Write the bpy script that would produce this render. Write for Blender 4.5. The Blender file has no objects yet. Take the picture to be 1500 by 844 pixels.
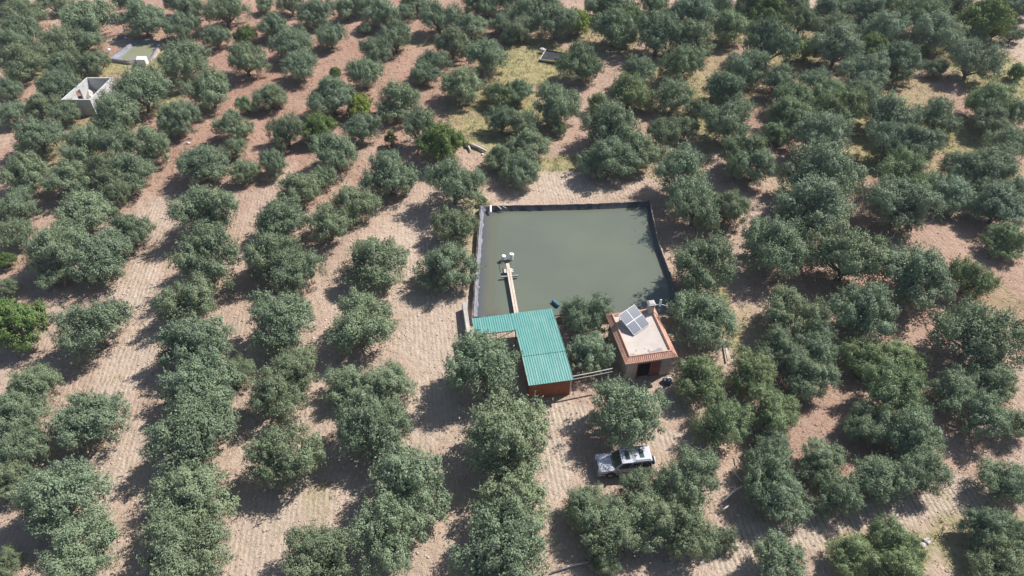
import bpy, bmesh, math, random
import numpy as np
from mathutils import Vector, Matrix

R = math.radians
sc = bpy.context.scene
col = sc.collection
rng = np.random.default_rng(7)
random.seed(7)

# ------------------------------------------------------------------ camera
FPX = 1050.0
PITCH = R(43)
HCAM = 52.0
cam = bpy.data.cameras.new('camera')
cam.sensor_width = 36
cam.lens = 36 * FPX / 1500
cam.clip_end = 6000
camo = bpy.data.objects.new('camera', cam)
col.objects.link(camo)
camo.location = (0, 0, HCAM)
camo.rotation_euler = (math.pi / 2 - PITCH, 0, 0)
sc.camera = camo


def at(px, py, z=0.0):
    """where the sight line through a point of the photograph meets height z"""
    u = (px - 750) / FPX
    v = (py - 422) / FPX
    dx = u
    dy = math.cos(PITCH) - v * math.sin(PITCH)
    dz = -math.sin(PITCH) - v * math.cos(PITCH)
    t = (z - HCAM) / dz
    return dx * t, dy * t, t


def pxm(px, py, z=0.0):
    return FPX / at(px, py, z)[2]


# ------------------------------------------------------------------ light
SAZ = math.atan2(0.84, 0.54)      # clockwise from +Y
SEL = R(48)
w = bpy.data.worlds.new('World')
sc.world = w
w.use_nodes = True
nt = w.node_tree
bg = nt.nodes['Background']
sky = nt.nodes.new('ShaderNodeTexSky')
sky.sky_type = 'NISHITA'
sky.sun_disc = False
sky.sun_elevation = SEL
sky.sun_rotation = SAZ
sky.air_density = 1.0
sky.dust_density = 0.6
nt.links.new(sky.outputs[0], bg.inputs[0])
bg.inputs[1].default_value = 0.085
sun = bpy.data.lights.new('sun', 'SUN')
sun.energy = 5.0
sun.angle = R(0.53)
sun.color = (1.0, 0.975, 0.94)
suno = bpy.data.objects.new('sun', sun)
col.objects.link(suno)
sd = Vector((math.sin(SAZ) * math.cos(SEL), math.cos(SAZ) * math.cos(SEL), math.sin(SEL)))
suno.rotation_euler = sd.to_track_quat('Z', 'Y').to_euler()
suno.location = (40, 20, 60)
sc.view_settings.view_transform = 'Standard'
sc.view_settings.look = 'None'
sc.view_settings.exposure = 0.52
sc.view_settings.gamma = 1


# ------------------------------------------------------------------ helpers
def newmat(name):
    m = bpy.data.materials.new(name)
    m.use_nodes = True
    n = m.node_tree.nodes
    return m, n, m.node_tree.links, n['Principled BSDF']


def mix(n, l, fac, a, b, mode='MIX'):
    x = n.new('ShaderNodeMix')
    x.data_type = 'RGBA'
    x.blend_type = mode
    for k, s in ((0, fac), (6, a), (7, b)):
        if isinstance(s, bpy.types.NodeSocket):
            l.new(s, x.inputs[k])
        elif k == 0:
            x.inputs[0].default_value = s
        else:
            x.inputs[k].default_value = (*s, 1)
    return x.outputs[2]


def ramp(n, l, src, p0, p1, c0=(0, 0, 0), c1=(1, 1, 1)):
    x = n.new('ShaderNodeValToRGB')
    x.color_ramp.elements[0].position = p0
    x.color_ramp.elements[1].position = p1
    x.color_ramp.elements[0].color = (*c0, 1)
    x.color_ramp.elements[1].color = (*c1, 1)
    l.new(src, x.inputs[0])
    return x.outputs[0]


def noise(n, l, scale, detail=4, rough=0.55, vec=None, dist=0.0):
    x = n.new('ShaderNodeTexNoise')
    x.inputs['Scale'].default_value = scale
    x.inputs['Detail'].default_value = detail
    x.inputs['Roughness'].default_value = rough
    x.inputs['Distortion'].default_value = dist
    if vec is not None:
        l.new(vec, x.inputs['Vector'])
    return x.outputs[0]


def math_(n, l, op, a, b=None):
    x = n.new('ShaderNodeMath')
    x.operation = op
    for k, s in ((0, a), (1, b)):
        if s is None:
            continue
        if isinstance(s, bpy.types.NodeSocket):
            l.new(s, x.inputs[k])
        else:
            x.inputs[k].default_value = s
    return x.outputs[0]


def coords(n, which='Object'):
    return n.new('ShaderNodeTexCoord').outputs[which]


def bump(n, l, b, h, strength, dist):
    x = n.new('ShaderNodeBump')
    x.inputs['Strength'].default_value = strength
    x.inputs['Distance'].default_value = dist
    l.new(h, x.inputs['Height'])
    l.new(x.outputs[0], b.inputs['Normal'])


def plain(name, c, rough=0.7, metal=0.0, var=0.18, scale=6.0, c2=None, bmp=0.0, spec=0.4):
    """a surface with a little uneven wear in it"""
    m, n, l, b = newmat(name)
    co = coords(n)
    f = noise(n, l, scale, 6, 0.6, co)
    f2 = noise(n, l, scale * 7, 3, 0.6, co)
    f = math_(n, l, 'MULTIPLY_ADD', f2, 0.35)
    n.active = None
    x = f.node
    x.inputs[2].default_value = 0
    g = noise(n, l, scale, 6, 0.6, co)
    s = math_(n, l, 'ADD', f, math_(n, l, 'MULTIPLY', g, 0.65))
    f = ramp(n, l, s, 0.33, 0.67)
    lo = c2 if c2 else tuple(v * (1 - var * 1.6) for v in c)
    hi = tuple(min(1, v * (1 + var)) for v in c)
    l.new(mix(n, l, f, lo, hi), b.inputs['Base Color'])
    b.inputs['Roughness'].default_value = rough
    b.inputs['Metallic'].default_value = metal
    b.inputs['Specular IOR Level'].default_value = spec
    if bmp:
        bump(n, l, b, s, 0.6, bmp)
    return m


def link(name, me, m=None, parent=None, loc=None):
    o = bpy.data.objects.new(name, me)
    col.objects.link(o)
    if m is not None:
        for mm in (m if isinstance(m, (list, tuple)) else [m]):
            me.materials.append(mm)
    if parent is not None:
        o.parent = parent
    if loc is not None:
        o.location = loc
    return o


def tag(o, label, cat, group=None):
    o['label'] = label
    o['category'] = cat
    if group:
        o['group'] = group
    return o


def empty(name, loc, rz=0.0):
    o = bpy.data.objects.new(name, None)
    o.empty_display_size = 0.3
    col.objects.link(o)
    o.location = loc
    o.rotation_euler = (0, 0, rz)
    return o


class MB:
    """collects boxes, bars, tubes and quads into one mesh"""

    def __init__(s):
        s.v, s.f = [], []

    def add(s, vs, fs):
        k = len(s.v)
        s.v += [tuple(v) for v in vs]
        s.f += [tuple(i + k for i in f) for f in fs]
        return s

    def box(s, x0, x1, y0, y1, z0, z1):
        return s.add([(x0, y0, z0), (x1, y0, z0), (x1, y1, z0), (x0, y1, z0),
                      (x0, y0, z1), (x1, y0, z1), (x1, y1, z1), (x0, y1, z1)],
                     [(3, 2, 1, 0), (4, 5, 6, 7), (0, 1, 5, 4), (1, 2, 6, 5), (2, 3, 7, 6), (3, 0, 4, 7)])

    def hexa(s, lo, hi):
        """lo, hi: four points each, counter-clockwise"""
        return s.add(list(lo) + list(hi), [(3, 2, 1, 0), (4, 5, 6, 7), (0, 1, 5, 4), (1, 2, 6, 5), (2, 3, 7, 6), (3, 0, 4, 7)])

    def tube(s, pts, rad, seg=8, cap=True):
        pts = [Vector(p) for p in pts]
        rad = rad if isinstance(rad, (list, tuple)) else [rad] * len(pts)
        k = len(s.v)
        for i, p in enumerate(pts):
            d = (pts[min(i + 1, len(pts) - 1)] - pts[max(i - 1, 0)]).normalized()
            a = d.cross(Vector((0, 0, 1)))
            if a.length < 0.05:
                a = d.cross(Vector((1, 0, 0)))
            a.normalize()
            b = d.cross(a)
            for j in range(seg):
                t = 2 * math.pi * j / seg
                s.v.append(tuple(p + (a * math.cos(t) + b * math.sin(t)) * rad[i]))
        for i in range(len(pts) - 1):
            for j in range(seg):
                q = (j + 1) % seg
                s.f.append((k + i * seg + j, k + i * seg + q, k + (i + 1) * seg + q, k + (i + 1) * seg + j))
        if cap:
            s.f.append(tuple(k + j for j in reversed(range(seg))))
            s.f.append(tuple(k + (len(pts) - 1) * seg + j for j in range(seg)))
        return s

    def build(s, name, m, parent=None, loc=None, bevel=0.0, smooth=False):
        me = bpy.data.meshes.new(name)
        me.from_pydata(s.v, [], s.f)
        bm = bmesh.new()
        bm.from_mesh(me)
        bmesh.ops.recalc_face_normals(bm, faces=bm.faces)
        if bevel:
            bmesh.ops.bevel(bm, geom=list(bm.edges), offset=bevel, segments=2, affect='EDGES', clamp_overlap=True)
        bm.to_mesh(me)
        bm.free()
        if smooth:
            me.polygons.foreach_set('use_smooth', [True] * len(me.polygons))
        me.update()
        return link(name, me, m, parent, loc)


def wheel_part(name, cx, cy, cz, r, wid, m, parent, axis='y', hole=0.0, seg=24):
    """a rounded disc or ring turning about the axis"""
    prof = [(hole, -wid * .42), (r * .9, -wid * .5), (r, -wid * .32), (r, wid * .32), (r * .9, wid * .5), (hole, wid * .42)]
    vs, fs = [], []
    for i in range(seg):
        t = 2 * math.pi * i / seg
        for rr, h in prof:
            c, q = rr * math.cos(t), rr * math.sin(t)
            vs.append((cx + c, cy + h, cz + q) if axis == 'y' else (cx + h, cy + c, cz + q))
    P = len(prof)
    for i in range(seg):
        j = (i + 1) % seg
        for k in range(P - 1):
            fs.append((i * P + k, j * P + k, j * P + k + 1, i * P + k + 1))
    if hole:
        for i in range(seg):
            j = (i + 1) % seg
            fs.append((i * P + P - 1, j * P + P - 1, j * P, i * P))
    b = MB()
    b.add(vs, fs)
    o = b.build(name, m, parent)
    bm = bmesh.new()
    bm.from_mesh(o.data)
    bmesh.ops.remove_doubles(bm, verts=bm.verts, dist=1e-5)
    bmesh.ops.recalc_face_normals(bm, faces=bm.faces)
    bm.to_mesh(o.data)
    bm.free()
    return o


def vnoise(x, y, seed=0):
    """smooth value noise on numpy arrays"""
    xi, yi = np.floor(x).astype(np.int64), np.floor(y).astype(np.int64)
    xf, yf = x - xi, y - yi
    u, v = xf * xf * (3 - 2 * xf), yf * yf * (3 - 2 * yf)

    def h(a, b):
        q = (a * 374761393 + b * 668265263 + seed * 1442695041) & 0xffffffff
        q = ((q ^ (q >> 13)) * 1274126177) & 0xffffffff
        return ((q ^ (q >> 16)) & 0xffff) / 65535.0
    return (h(xi, yi) * (1 - u) + h(xi + 1, yi) * u) * (1 - v) + (h(xi, yi + 1) * (1 - u) + h(xi + 1, yi + 1) * u) * v


# ------------------------------------------------------------------ the ground: zones of soil
RIM = 0.85
POND_PX = [(705, 302), (790, 301), (870, 299), (951, 295), (962, 350), (980, 398), (998, 461), (900, 461), (800, 462), (694, 464), (698, 400), (702, 345)]
POND = [at(x, y, RIM)[:2] for x, y in POND_PX]
_z6 = lambda x, y: (150 + x / 12.06, 40 + y / 12.06)
POND2 = [at(*_z6(*p), 0.5)[:2] for p in [(640, 215), (820, 225), (1000, 255), (940, 400), (850, 545), (480, 590), (150, 545), (350, 390)]]

# (px, py, half width px, half height px, strength)
RED = [(420, 70, 460, 170, 1.0), (250, 170, 300, 130, .8), (640, 200, 160, 100, .5), (900, 80, 300, 130, .55),
       (1110, 175, 90, 60, .9), (1250, 160, 300, 160, .8), (1350, 400, 260, 140, .75), (1250, 620, 260, 130, .6), (150, 330, 180, 120, .55), (1060, 300, 200, 200, .35),
       (900, 620, 160, 60, .35), (90, 600, 150, 200, .2), (400, 330, 160, 120, .3), (840, 190, 60, 60, .6)]
GRASS = [(700, 150, 60, 60, .6), (990, 130, 70, 50, .6), (1150, 90, 60, 30, .6), (1300, 130, 80, 40, .5), (1190, 260, 80, 30, .6), (1430, 250, 80, 30, .5), (880, 60, 60, 30, .5), (980, 240, 70, 20, .5), (1100, 470, 40, 30, .4), (770, 90, 75, 40, 1.0), (745, 175, 70, 60, .75), (740, 200, 50, 50, .8), (850, 240, 100, 12, .9), (700, 195, 30, 30, 1.0), (1450, 105, 70, 45, .95), (1400, 75, 50, 30, .7),
         (1035, 175, 35, 60, .8), (1240, 190, 60, 70, .8), (1390, 195, 70, 40, .8), (1330, 175, 60, 60, .6), (80, 95, 60, 25, 1.0), (130, 100, 60, 15, .8),
         (25, 25, 40, 14, .8), (150, 190, 60, 30, .7), (690, 320, 25, 80, .45), (1480, 460, 40, 60, .4), (1450, 800, 120, 60, .6), (1290, 815, 80, 40, .8),
         (1000, 60, 60, 30, .6), (1180, 50, 80, 30, .6), (80, 230, 60, 30, .6), (705, 300, 14, 12, 1.0), (240, 150, 30, 20, .7), (590, 60, 60, 14, .5),
         (1062, 460, 18, 60, .7), (465, 730, 25, 40, .35), (230, 90, 22, 20, .9), (180, 98, 50, 12, .9), (1060, 120, 60, 60, .45), (1075, 40, 60, 30, .6), (780, 30, 40, 30, .35)]
PALE = [(215, 330, 45, 50, .6), (200, 420, 32, 70, .7), (180, 540, 38, 90, .7), (165, 680, 35, 80, .6), (1060, 805, 80, 34, 1.1), (1110, 790, 60, 28, 1.0), (1190, 775, 75, 26, 1.0), (1270, 755, 70, 26, 1.0), (1330, 738, 50, 26, 1.0),
        (1380, 722, 70, 34, 1.1), (830, 610, 40, 26, 1.0), (815, 680, 24, 50, .9), (975, 645, 60, 14, .8), (640, 480, 60, 60, .5), (600, 620, 60, 60, .5), (380, 780, 60, 70, .55), (470, 730, 60, 40, .5),
        (985, 590, 25, 25, .8), (1062, 515, 10, 20, 1.0), (850, 270, 110, 22, .5), (630, 310, 60, 50, .4), (175, 62, 18, 8, 1.0), (560, 420, 80, 60, .35), (840, 110, 24, 10, .8)]


def zone(X, Y, spec):
    out = np.zeros_like(X)
    wob = (vnoise(X * .55, Y * .55, 3) - .5) * .8 + (vnoise(X * 1.7, Y * 1.7, 4) - .5) * .5
    for px, py, a, b, s in spec:
        cx, cy, t = at(px, py)
        k = FPX / t
        ra = a / k
        rb = b / (k * HCAM / t)
        d = np.sqrt(((X - cx) / ra) ** 2 + ((Y - cy) / rb) ** 2) + wob * .45
        q = np.clip((1.15 - d) / .45, 0, 1)
        out = np.maximum(out, s * q * q * (3 - 2 * q))
    return out


def inside(X, Y, poly):
    c = np.zeros(X.shape, bool)
    n = len(poly)
    for i in range(n):
        (x0, y0), (x1, y1) = poly[i], poly[(i + 1) % n]
        hit = ((y0 > Y) != (y1 > Y)) & (X < (x1 - x0) * (Y - y0) / (y1 - y0 + 1e-12) + x0)
        c ^= hit
    return c


def gh(X, Y):
    """ground height"""
    X, Y = np.asarray(X, float), np.asarray(Y, float)
    h = (vnoise(X * .11, Y * .11, 11) - .5) * .5 + (vnoise(X * .4, Y * .4, 12) - .5) * .14
    d = np.sqrt(((X - 7) / 17) ** 2 + ((Y - 52) / 22) ** 2)
    h = h * np.clip((d - .8) * 2.5, 0, 1)
    d2 = np.sqrt(((X + 61) / 8) ** 2 + ((Y - 104) / 16) ** 2)
    return h * np.clip((d2 - .8) * 2.5, 0, 1)


def axis_lines(lo, hi, step, far, neg):
    core = list(np.arange(lo, hi, step))
    out, s, x = [], step, hi
    while x < far:
        out.append(x)
        s *= 1.45
        x += s
    out.append(far)
    pre, s, x = [], step, lo
    while x > neg:
        s *= 1.45
        x -= s
        pre.append(max(x, neg))
    return np.array(sorted(set(pre)) + core + out)


gx = axis_lines(-100, 100, .42, 3000, -3000)
gy = axis_lines(20, 142, .42, 4000, -600)
GX, GY = np.meshgrid(gx, gy)
GZ = gh(GX, GY)
tilled_h = np.zeros_like(GX)
zr, zg, zp = zone(GX, GY, RED), zone(GX, GY, GRASS), zone(GX, GY, PALE)
me = bpy.data.meshes.new('ground')
nx, ny = len(gx), len(gy)
V = np.stack([GX, GY, GZ], -1).reshape(-1, 3)
idx = np.arange(nx * ny).reshape(ny, nx)
Q = np.stack([idx[:-1, :-1], idx[:-1, 1:], idx[1:, 1:], idx[1:, :-1]], -1).reshape(-1, 4)


def fast_mesh(name, V, F):
    me = bpy.data.meshes.new(name)
    k = F.shape[1]
    me.vertices.add(len(V))
    me.vertices.foreach_set('co', np.ascontiguousarray(V, dtype=np.float32).ravel())
    me.loops.add(F.size)
    me.loops.foreach_set('vertex_index', np.ascontiguousarray(F, dtype=np.int32).ravel())
    me.polygons.add(len(F))
    me.polygons.foreach_set('loop_start', np.arange(0, F.size, k, dtype=np.int32))
    me.polygons.foreach_set('loop_total', np.full(len(F), k, dtype=np.int32))
    me.update(calc_edges=True)
    return me


def set_col(me, name, rgb):
    a = me.attributes.new(name, 'FLOAT_COLOR', 'POINT')
    c = np.ones((len(rgb), 4), np.float32)
    c[:, :3] = rgb
    a.data.foreach_set('color', c.ravel())


me = fast_mesh('ground', V, Q)
me.polygons.foreach_set('use_smooth', np.ones(len(Q), bool))
set_col(me, 'soil', np.stack([zr, zg, zp], -1).reshape(-1, 3))
# furrow direction: 1 = across (upper terraces), 0 = along the rows
across = zone(GX, GY, [(420, 90, 380, 150, 1.0), (900, 100, 250, 90, .8)]).reshape(-1)
set_col(me, 'furrow', np.stack([across, across * 0, across * 0], -1))

m, n, l, b = newmat('tilled_soil')
co = coords(n)
att = n.new('ShaderNodeAttribute')
att.attribute_name = 'soil'
sep = n.new('ShaderNodeSeparateColor')
l.new(att.outputs['Color'], sep.inputs[0])
att2 = n.new('ShaderNodeAttribute')
att2.attribute_name = 'furrow'
sep2 = n.new('ShaderNodeSeparateColor')
l.new(att2.outputs['Color'], sep2.inputs[0])
big = noise(n, l, .09, 5, .6, co)
mid = noise(n, l, .9, 6, .7, co)
fine = noise(n, l, 4.2, 6, .75, co)
vor = n.new('ShaderNodeTexVoronoi')
vor.inputs['Scale'].default_value = 3.4
l.new(co, vor.inputs['Vector'])
vor2 = n.new('ShaderNodeTexVoronoi')
vor2.inputs['Scale'].default_value = 1.5
l.new(co, vor2.inputs['Vector'])


def furrows(rot, period, dist):
    mp = n.new('ShaderNodeMapping')
    mp.inputs['Rotation'].default_value = (0, 0, rot)
    l.new(co, mp.inputs[0])
    wv = n.new('ShaderNodeTexWave')
    wv.wave_type = 'BANDS'
    wv.bands_direction = 'X'
    wv.inputs['Scale'].default_value = 6.2832 / 20 / period
    wv.inputs['Distortion'].default_value = dist
    wv.inputs['Detail'].default_value = 2
    wv.inputs['Detail Scale'].default_value = .9
    l.new(mp.outputs[0], wv.inputs[0])
    return wv.outputs[1]


fa = furrows(R(-8), .42, 2.2)
fb = furrows(R(84), .7, 5.0)
fmix = n.new('ShaderNodeMix')
l.new(sep2.outputs[0], fmix.inputs[0])
l.new(fa, fmix.inputs[2])
l.new(fb, fmix.inputs[3])
furrow = fmix.outputs[0]
patch = ramp(n, l, big, .38, .6)
furw = math_(n, l, 'MULTIPLY', furrow, math_(n, l, 'MAXIMUM', ramp(n, l, noise(n, l, .16, 3, .5, co), .44, .62), math_(n, l, 'MULTIPLY', sep.outputs[2], 1.6)))
tan = mix(n, l, patch, (.50, .375, .285), (.57, .445, .345))
red = mix(n, l, patch, (.39, .235, .172), (.47, .305, .225))
c = mix(n, l, sep.outputs[0], tan, red)
c = mix(n, l, ramp(n, l, sep.outputs[2], 0, 1), c, (.65, .54, .43))
# clods, stubble and small stones
c = mix(n, l, math_(n, l, 'MULTIPLY', ramp(n, l, mid, .35, .68, (1, 1, 1), (0, 0, 0)), .30), c, mix(n, l, sep.outputs[0], (.30, .20, .14), (.22, .12, .085)))
c = mix(n, l, math_(n, l, 'MULTIPLY', ramp(n, l, fine, .42, .62, (1, 1, 1), (0, 0, 0)), .30), c, mix(n, l, sep.outputs[0], (.27, .19, .135), (.20, .11, .08)))
c = mix(n, l, math_(n, l, 'MULTIPLY', ramp(n, l, vor.outputs['Distance'], .10, .22, (1, 1, 1), (0, 0, 0)), .55), c, (.66, .56, .45))
c = mix(n, l, math_(n, l, 'MULTIPLY', furw, .27), c, (.27, .19, .14))
dry = mix(n, l, ramp(n, l, noise(n, l, .8, 5, .7, co), .4, .6), (.165, .195, .07), (.40, .33, .17))
dry = mix(n, l, math_(n, l, 'MULTIPLY', ramp(n, l, fine, .4, .6), .5), dry, (.30, .27, .10))
gm = math_(n, l, 'MULTIPLY', ramp(n, l, sep.outputs[1], .15, .75), ramp(n, l, noise(n, l, 1.5, 5, .7, co), .3, .55))
c = mix(n, l, gm, c, dry)
# weeds here and there between the rows
wd = math_(n, l, 'MULTIPLY', ramp(n, l, noise(n, l, .33, 6, .7, co), .60, .70), .55)
c = mix(n, l, wd, c, (.30, .27, .11))
l.new(c, b.inputs['Base Color'])
b.inputs['Roughness'].default_value = .95
b.inputs['Specular IOR Level'].default_value = .1
h = math_(n, l, 'ADD', math_(n, l, 'MULTIPLY', fine, .9), math_(n, l, 'MULTIPLY', furw, .13))
h = math_(n, l, 'ADD', h, math_(n, l, 'MULTIPLY', mid, 1.1))
h = math_(n, l, 'SUBTRACT', h, math_(n, l, 'MULTIPLY', vor2.outputs['Distance'], .5))
bump(n, l, b, h, .85, .24)
ground = link('ground', me, m)
ground['kind'] = 'structure'
SOIL = m

# ------------------------------------------------------------------ materials
M = {}
M['concrete'] = plain('concrete', (.45, .41, .37), .9, scale=1.5, var=.2, bmp=.02)
M['white_block'] = plain('whitewashed_block', (.66, .65, .62), .9, scale=1.2, var=.1, bmp=.02)
M['plaster'] = plain('grey_plaster', (.43, .39, .35), .92, scale=1.1, var=.16, bmp=.02)
M['terracotta'] = plain('terracotta', (.52, .29, .205), .8, scale=2.5, var=.22, c2=(.34, .18, .125), bmp=.01)
M['terracotta_pale'] = plain('pale_terracotta', (.60, .36, .25), .8, scale=3, var=.15)
M['red_door'] = plain('red_paint', (.21, .055, .035), .6, scale=2, var=.2)
M['rust'] = plain('rust_brown_board', (.30, .095, .04), .75, scale=.9, var=.25, c2=(.17, .06, .03), bmp=.01)
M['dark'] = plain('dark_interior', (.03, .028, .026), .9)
M['white'] = plain('white_paint', (.78, .77, .74), .55, scale=3, var=.06)
M['wood'] = plain('weathered_planks', (.58, .47, .38), .85, scale=2.4, var=.2, c2=(.42, .33, .26), bmp=.01)
M['palewood'] = plain('pale_dead_wood', (.58, .51, .45), .9, scale=3, var=.2, bmp=.02)
M['brownwood'] = plain('brown_pole_wood', (.17, .105, .075), .9, scale=4, var=.25)
M['bark'] = plain('olive_bark', (.155, .125, .10), .95, scale=5, var=.35, bmp=.03)
M['liner'] = plain('black_liner', (.045, .045, .05), .42, scale=1.6, var=.3, bmp=.02, spec=.5)
M['liner_pale'] = plain('grey_sunlit_liner', (.21, .20, .225), .6, scale=1.2, var=.3, c2=(.11, .105, .12), bmp=.03)  # black liner with sunlight in its colour; plain grey at the far pond
M['silver'] = plain('silver_car_paint', (.50, .50, .53), .36, metal=.15, scale=2, var=.05, spec=.6)
M['glass'] = plain('dark_glass', (.02, .028, .03), .08, scale=2, var=.1, spec=.8)
M['roofglass'] = plain('sunroof_glass', (.055, .085, .08), .12, scale=2, var=.1, spec=.8)
M['rubber'] = plain('rubber', (.03, .03, .03), .85)
M['rim'] = plain('alloy', (.45, .45, .46), .4, metal=.7)
M['black'] = plain('black_plastic', (.035, .035, .04), .6)
M['blue'] = plain('blue_plastic', (.06, .16, .22), .5, scale=3, var=.2)
M['drum'] = plain('white_plastic', (.80, .80, .78), .45, scale=3, var=.05)
M['greymetal'] = plain('grey_metal', (.36, .36, .36), .5, metal=.4)
M['tarp'] = plain('blue_black_tarp', (.035, .05, .09), .5, scale=4, var=.4)
M['yellow'] = plain('yellow_plank', (.62, .50, .16), .7, scale=3, var=.15)
M['stone'] = plain('pale_stone', (.52, .48, .43), .9, scale=2, var=.25, bmp=.03)
M['darkstone'] = plain('grey_stone', (.22, .21, .20), .9, scale=2, var=.3, bmp=.03)
M['cell'] = None


def stripes(name, c0, c1, c2, axis, period):
    pass


# corrugated green sheet: weathered teal paint
m, n, l, b = newmat('green_roof_sheet')
co = coords(n)
f = noise(n, l, .7, 6, .65, co)
f2 = noise(n, l, 5, 4, .6, co)
c = mix(n, l, ramp(n, l, f, .35, .65), (.08, .25, .22), (.11, .29, .255))
c = mix(n, l, math_(n, l, 'MULTIPLY', ramp(n, l, f2, .5, .75), .35), c, (.17, .34, .29))
mp = n.new('ShaderNodeMapping')
mp.inputs['Scale'].default_value = (3.2, .22, 1)
l.new(co, mp.inputs[0])
stk = noise(n, l, 1.3, 5, .65, mp.outputs[0])
c = mix(n, l, math_(n, l, 'MULTIPLY', ramp(n, l, stk, .48, .72), .55), c, (.24, .36, .31))
c = mix(n, l, math_(n, l, 'MULTIPLY', ramp(n, l, noise(n, l, 1.1, 6, .7, co), .56, .72), .5), c, (.10, .19, .165))
c = mix(n, l, math_(n, l, 'MULTIPLY', ramp(n, l, noise(n, l, 2.6, 6, .75, co), .64, .70), .6), c, (.20, .15, .10))
l.new(c, b.inputs['Base Color'])
b.inputs['Roughness'].default_value = .5
M['green'] = m

# flat roof screed: pale, with grey patches where it has worn off
m, n, l, b = newmat('roof_screed')
co = coords(n)
f = noise(n, l, .55, 6, .6, co)
c = mix(n, l, ramp(n, l, f, .35, .7), (.42, .355, .31), (.54, .475, .425))
sepx = n.new('ShaderNodeSeparateXYZ')
l.new(co, sepx.inputs[0])
edge = math_(n, l, 'ADD', math_(n, l, 'MULTIPLY', sepx.outputs[1], -.22), math_(n, l, 'MULTIPLY', noise(n, l, 1.9, 2, .4, co), .9))
c = mix(n, l, ramp(n, l, edge, .94, .97), c, (.27, .25, .235))
c = mix(n, l, math_(n, l, 'MULTIPLY', ramp(n, l, noise(n, l, 7, 5, .6, co), .5, .7), .3), c, (.36, .32, .28))
l.new(c, b.inputs['Base Color'])
b.inputs['Roughness'].default_value = .9
M['screed'] = m

# solar cells: blue grid
m, n, l, b = newmat('solar_cells')
co = coords(n)
br = n.new('ShaderNodeTexBrick')
br.offset = 0
br.inputs['Color1'].default_value = (.032, .042, .075, 1)
br.inputs['Color2'].default_value = (.038, .05, .085, 1)
br.inputs['Mortar'].default_value = (.07, .08, .12, 1)
br.inputs['Scale'].default_value = 1
br.inputs['Brick Width'].default_value = .16
br.inputs['Row Height'].default_value = .16
br.inputs['Mortar Size'].default_value = .006
l.new(co, br.inputs[0])
l.new(br.outputs[0], b.inputs['Base Color'])
b.inputs['Roughness'].default_value = .3
b.inputs['Specular IOR Level'].default_value = .35
M['cell'] = m

# block wall: courses in the whitewash
m, n, l, b = newmat('block_wall')
co = coords(n, 'Generated')
co = coords(n)
mp = n.new('ShaderNodeMapping')
mp.inputs['Rotation'].default_value = (R(90), 0, 0)
l.new(co, mp.inputs[0])
br = n.new('ShaderNodeTexBrick')
br.inputs['Color1'].default_value = (.52, .51, .49, 1)
br.inputs['Color2'].default_value = (.46, .45, .435, 1)
br.inputs['Mortar'].default_value = (.37, .36, .345, 1)
br.inputs['Scale'].default_value = 1
br.inputs['Brick Width'].default_value = .4
br.inputs['Row Height'].default_value = .2
br.inputs['Mortar Size'].default_value = .012
l.new(mp.outputs[0], br.inputs[0])
c = mix(n, l, math_(n, l, 'MULTIPLY', ramp(n, l, noise(n, l, 1.1, 5, .6, co), .4, .65), .5), br.outputs[0], (.57, .555, .53))
l.new(c, b.inputs['Base Color'])
b.inputs['Roughness'].default_value = .92
M['block'] = m


# ------------------------------------------------------------------ foliage
def foliage_mat(name, c0, c1, back, rim):
    m, n, l, b = newmat(name)
    co = coords(n)
    geo = n.new('ShaderNodeNewGeometry')
    oi = n.new('ShaderNodeObjectInfo')
    f = noise(n, l, 2.2, 3, .6, co)
    c = mix(n, l, ramp(n, l, f, .35, .65), c0, c1)
    c = mix(n, l, math_(n, l, 'MULTIPLY', geo.outputs['Random Per Island'], .55), c, rim)
    c = mix(n, l, geo.outputs['Backfacing'], c, back)
    c = mix(n, l, 1.0, c, oi.outputs['Color'], 'MULTIPLY')
    l.new(c, b.inputs['Base Color'])
    b.inputs['Roughness'].default_value = .55
    b.inputs['Specular IOR Level'].default_value = .18
    tr = n.new('ShaderNodeBsdfTranslucent')
    l.new(mix(n, l, .5, c, (.18, .22, .06)), tr.inputs[0])
    ms = n.new('ShaderNodeMixShader')
    ms.inputs[0].default_value = .16
    l.new(b.outputs[0], ms.inputs[1])
    l.new(tr.outputs[0], ms.inputs[2])
    l.new(ms.outputs[0], n['Material Output'].inputs[0])
    return m


OLIVE = foliage_mat('olive_leaves', (.155, .203, .112), (.225, .282, .165), (.285, .338, .23), (.30, .36, .218))
BRIGHT = foliage_mat('bright_leaves', (.105, .165, .045), (.155, .22, .06), (.18, .24, .08), (.20, .265, .085))


def leaf_faces(P, N, L, W, g):
    """one lozenge per point: N its face normal, L length, W width"""
    k = len(P)
    N = N / (np.linalg.norm(N, axis=1, keepdims=True) + 1e-9)
    r = g.normal(size=(k, 3))
    A = np.cross(N, r)
    A /= np.linalg.norm(A, axis=1, keepdims=True) + 1e-9
    B = np.cross(N, A)
    L = np.asarray(L).reshape(-1, 1)
    W = np.asarray(W).reshape(-1, 1)
    bend = N * L * .18
    q = np.stack([P - A * L, P - B * W + bend, P + A * L, P + B * W + bend], 1).reshape(-1, 3)
    return q, np.arange(4 * k).reshape(-1, 4)


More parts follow.
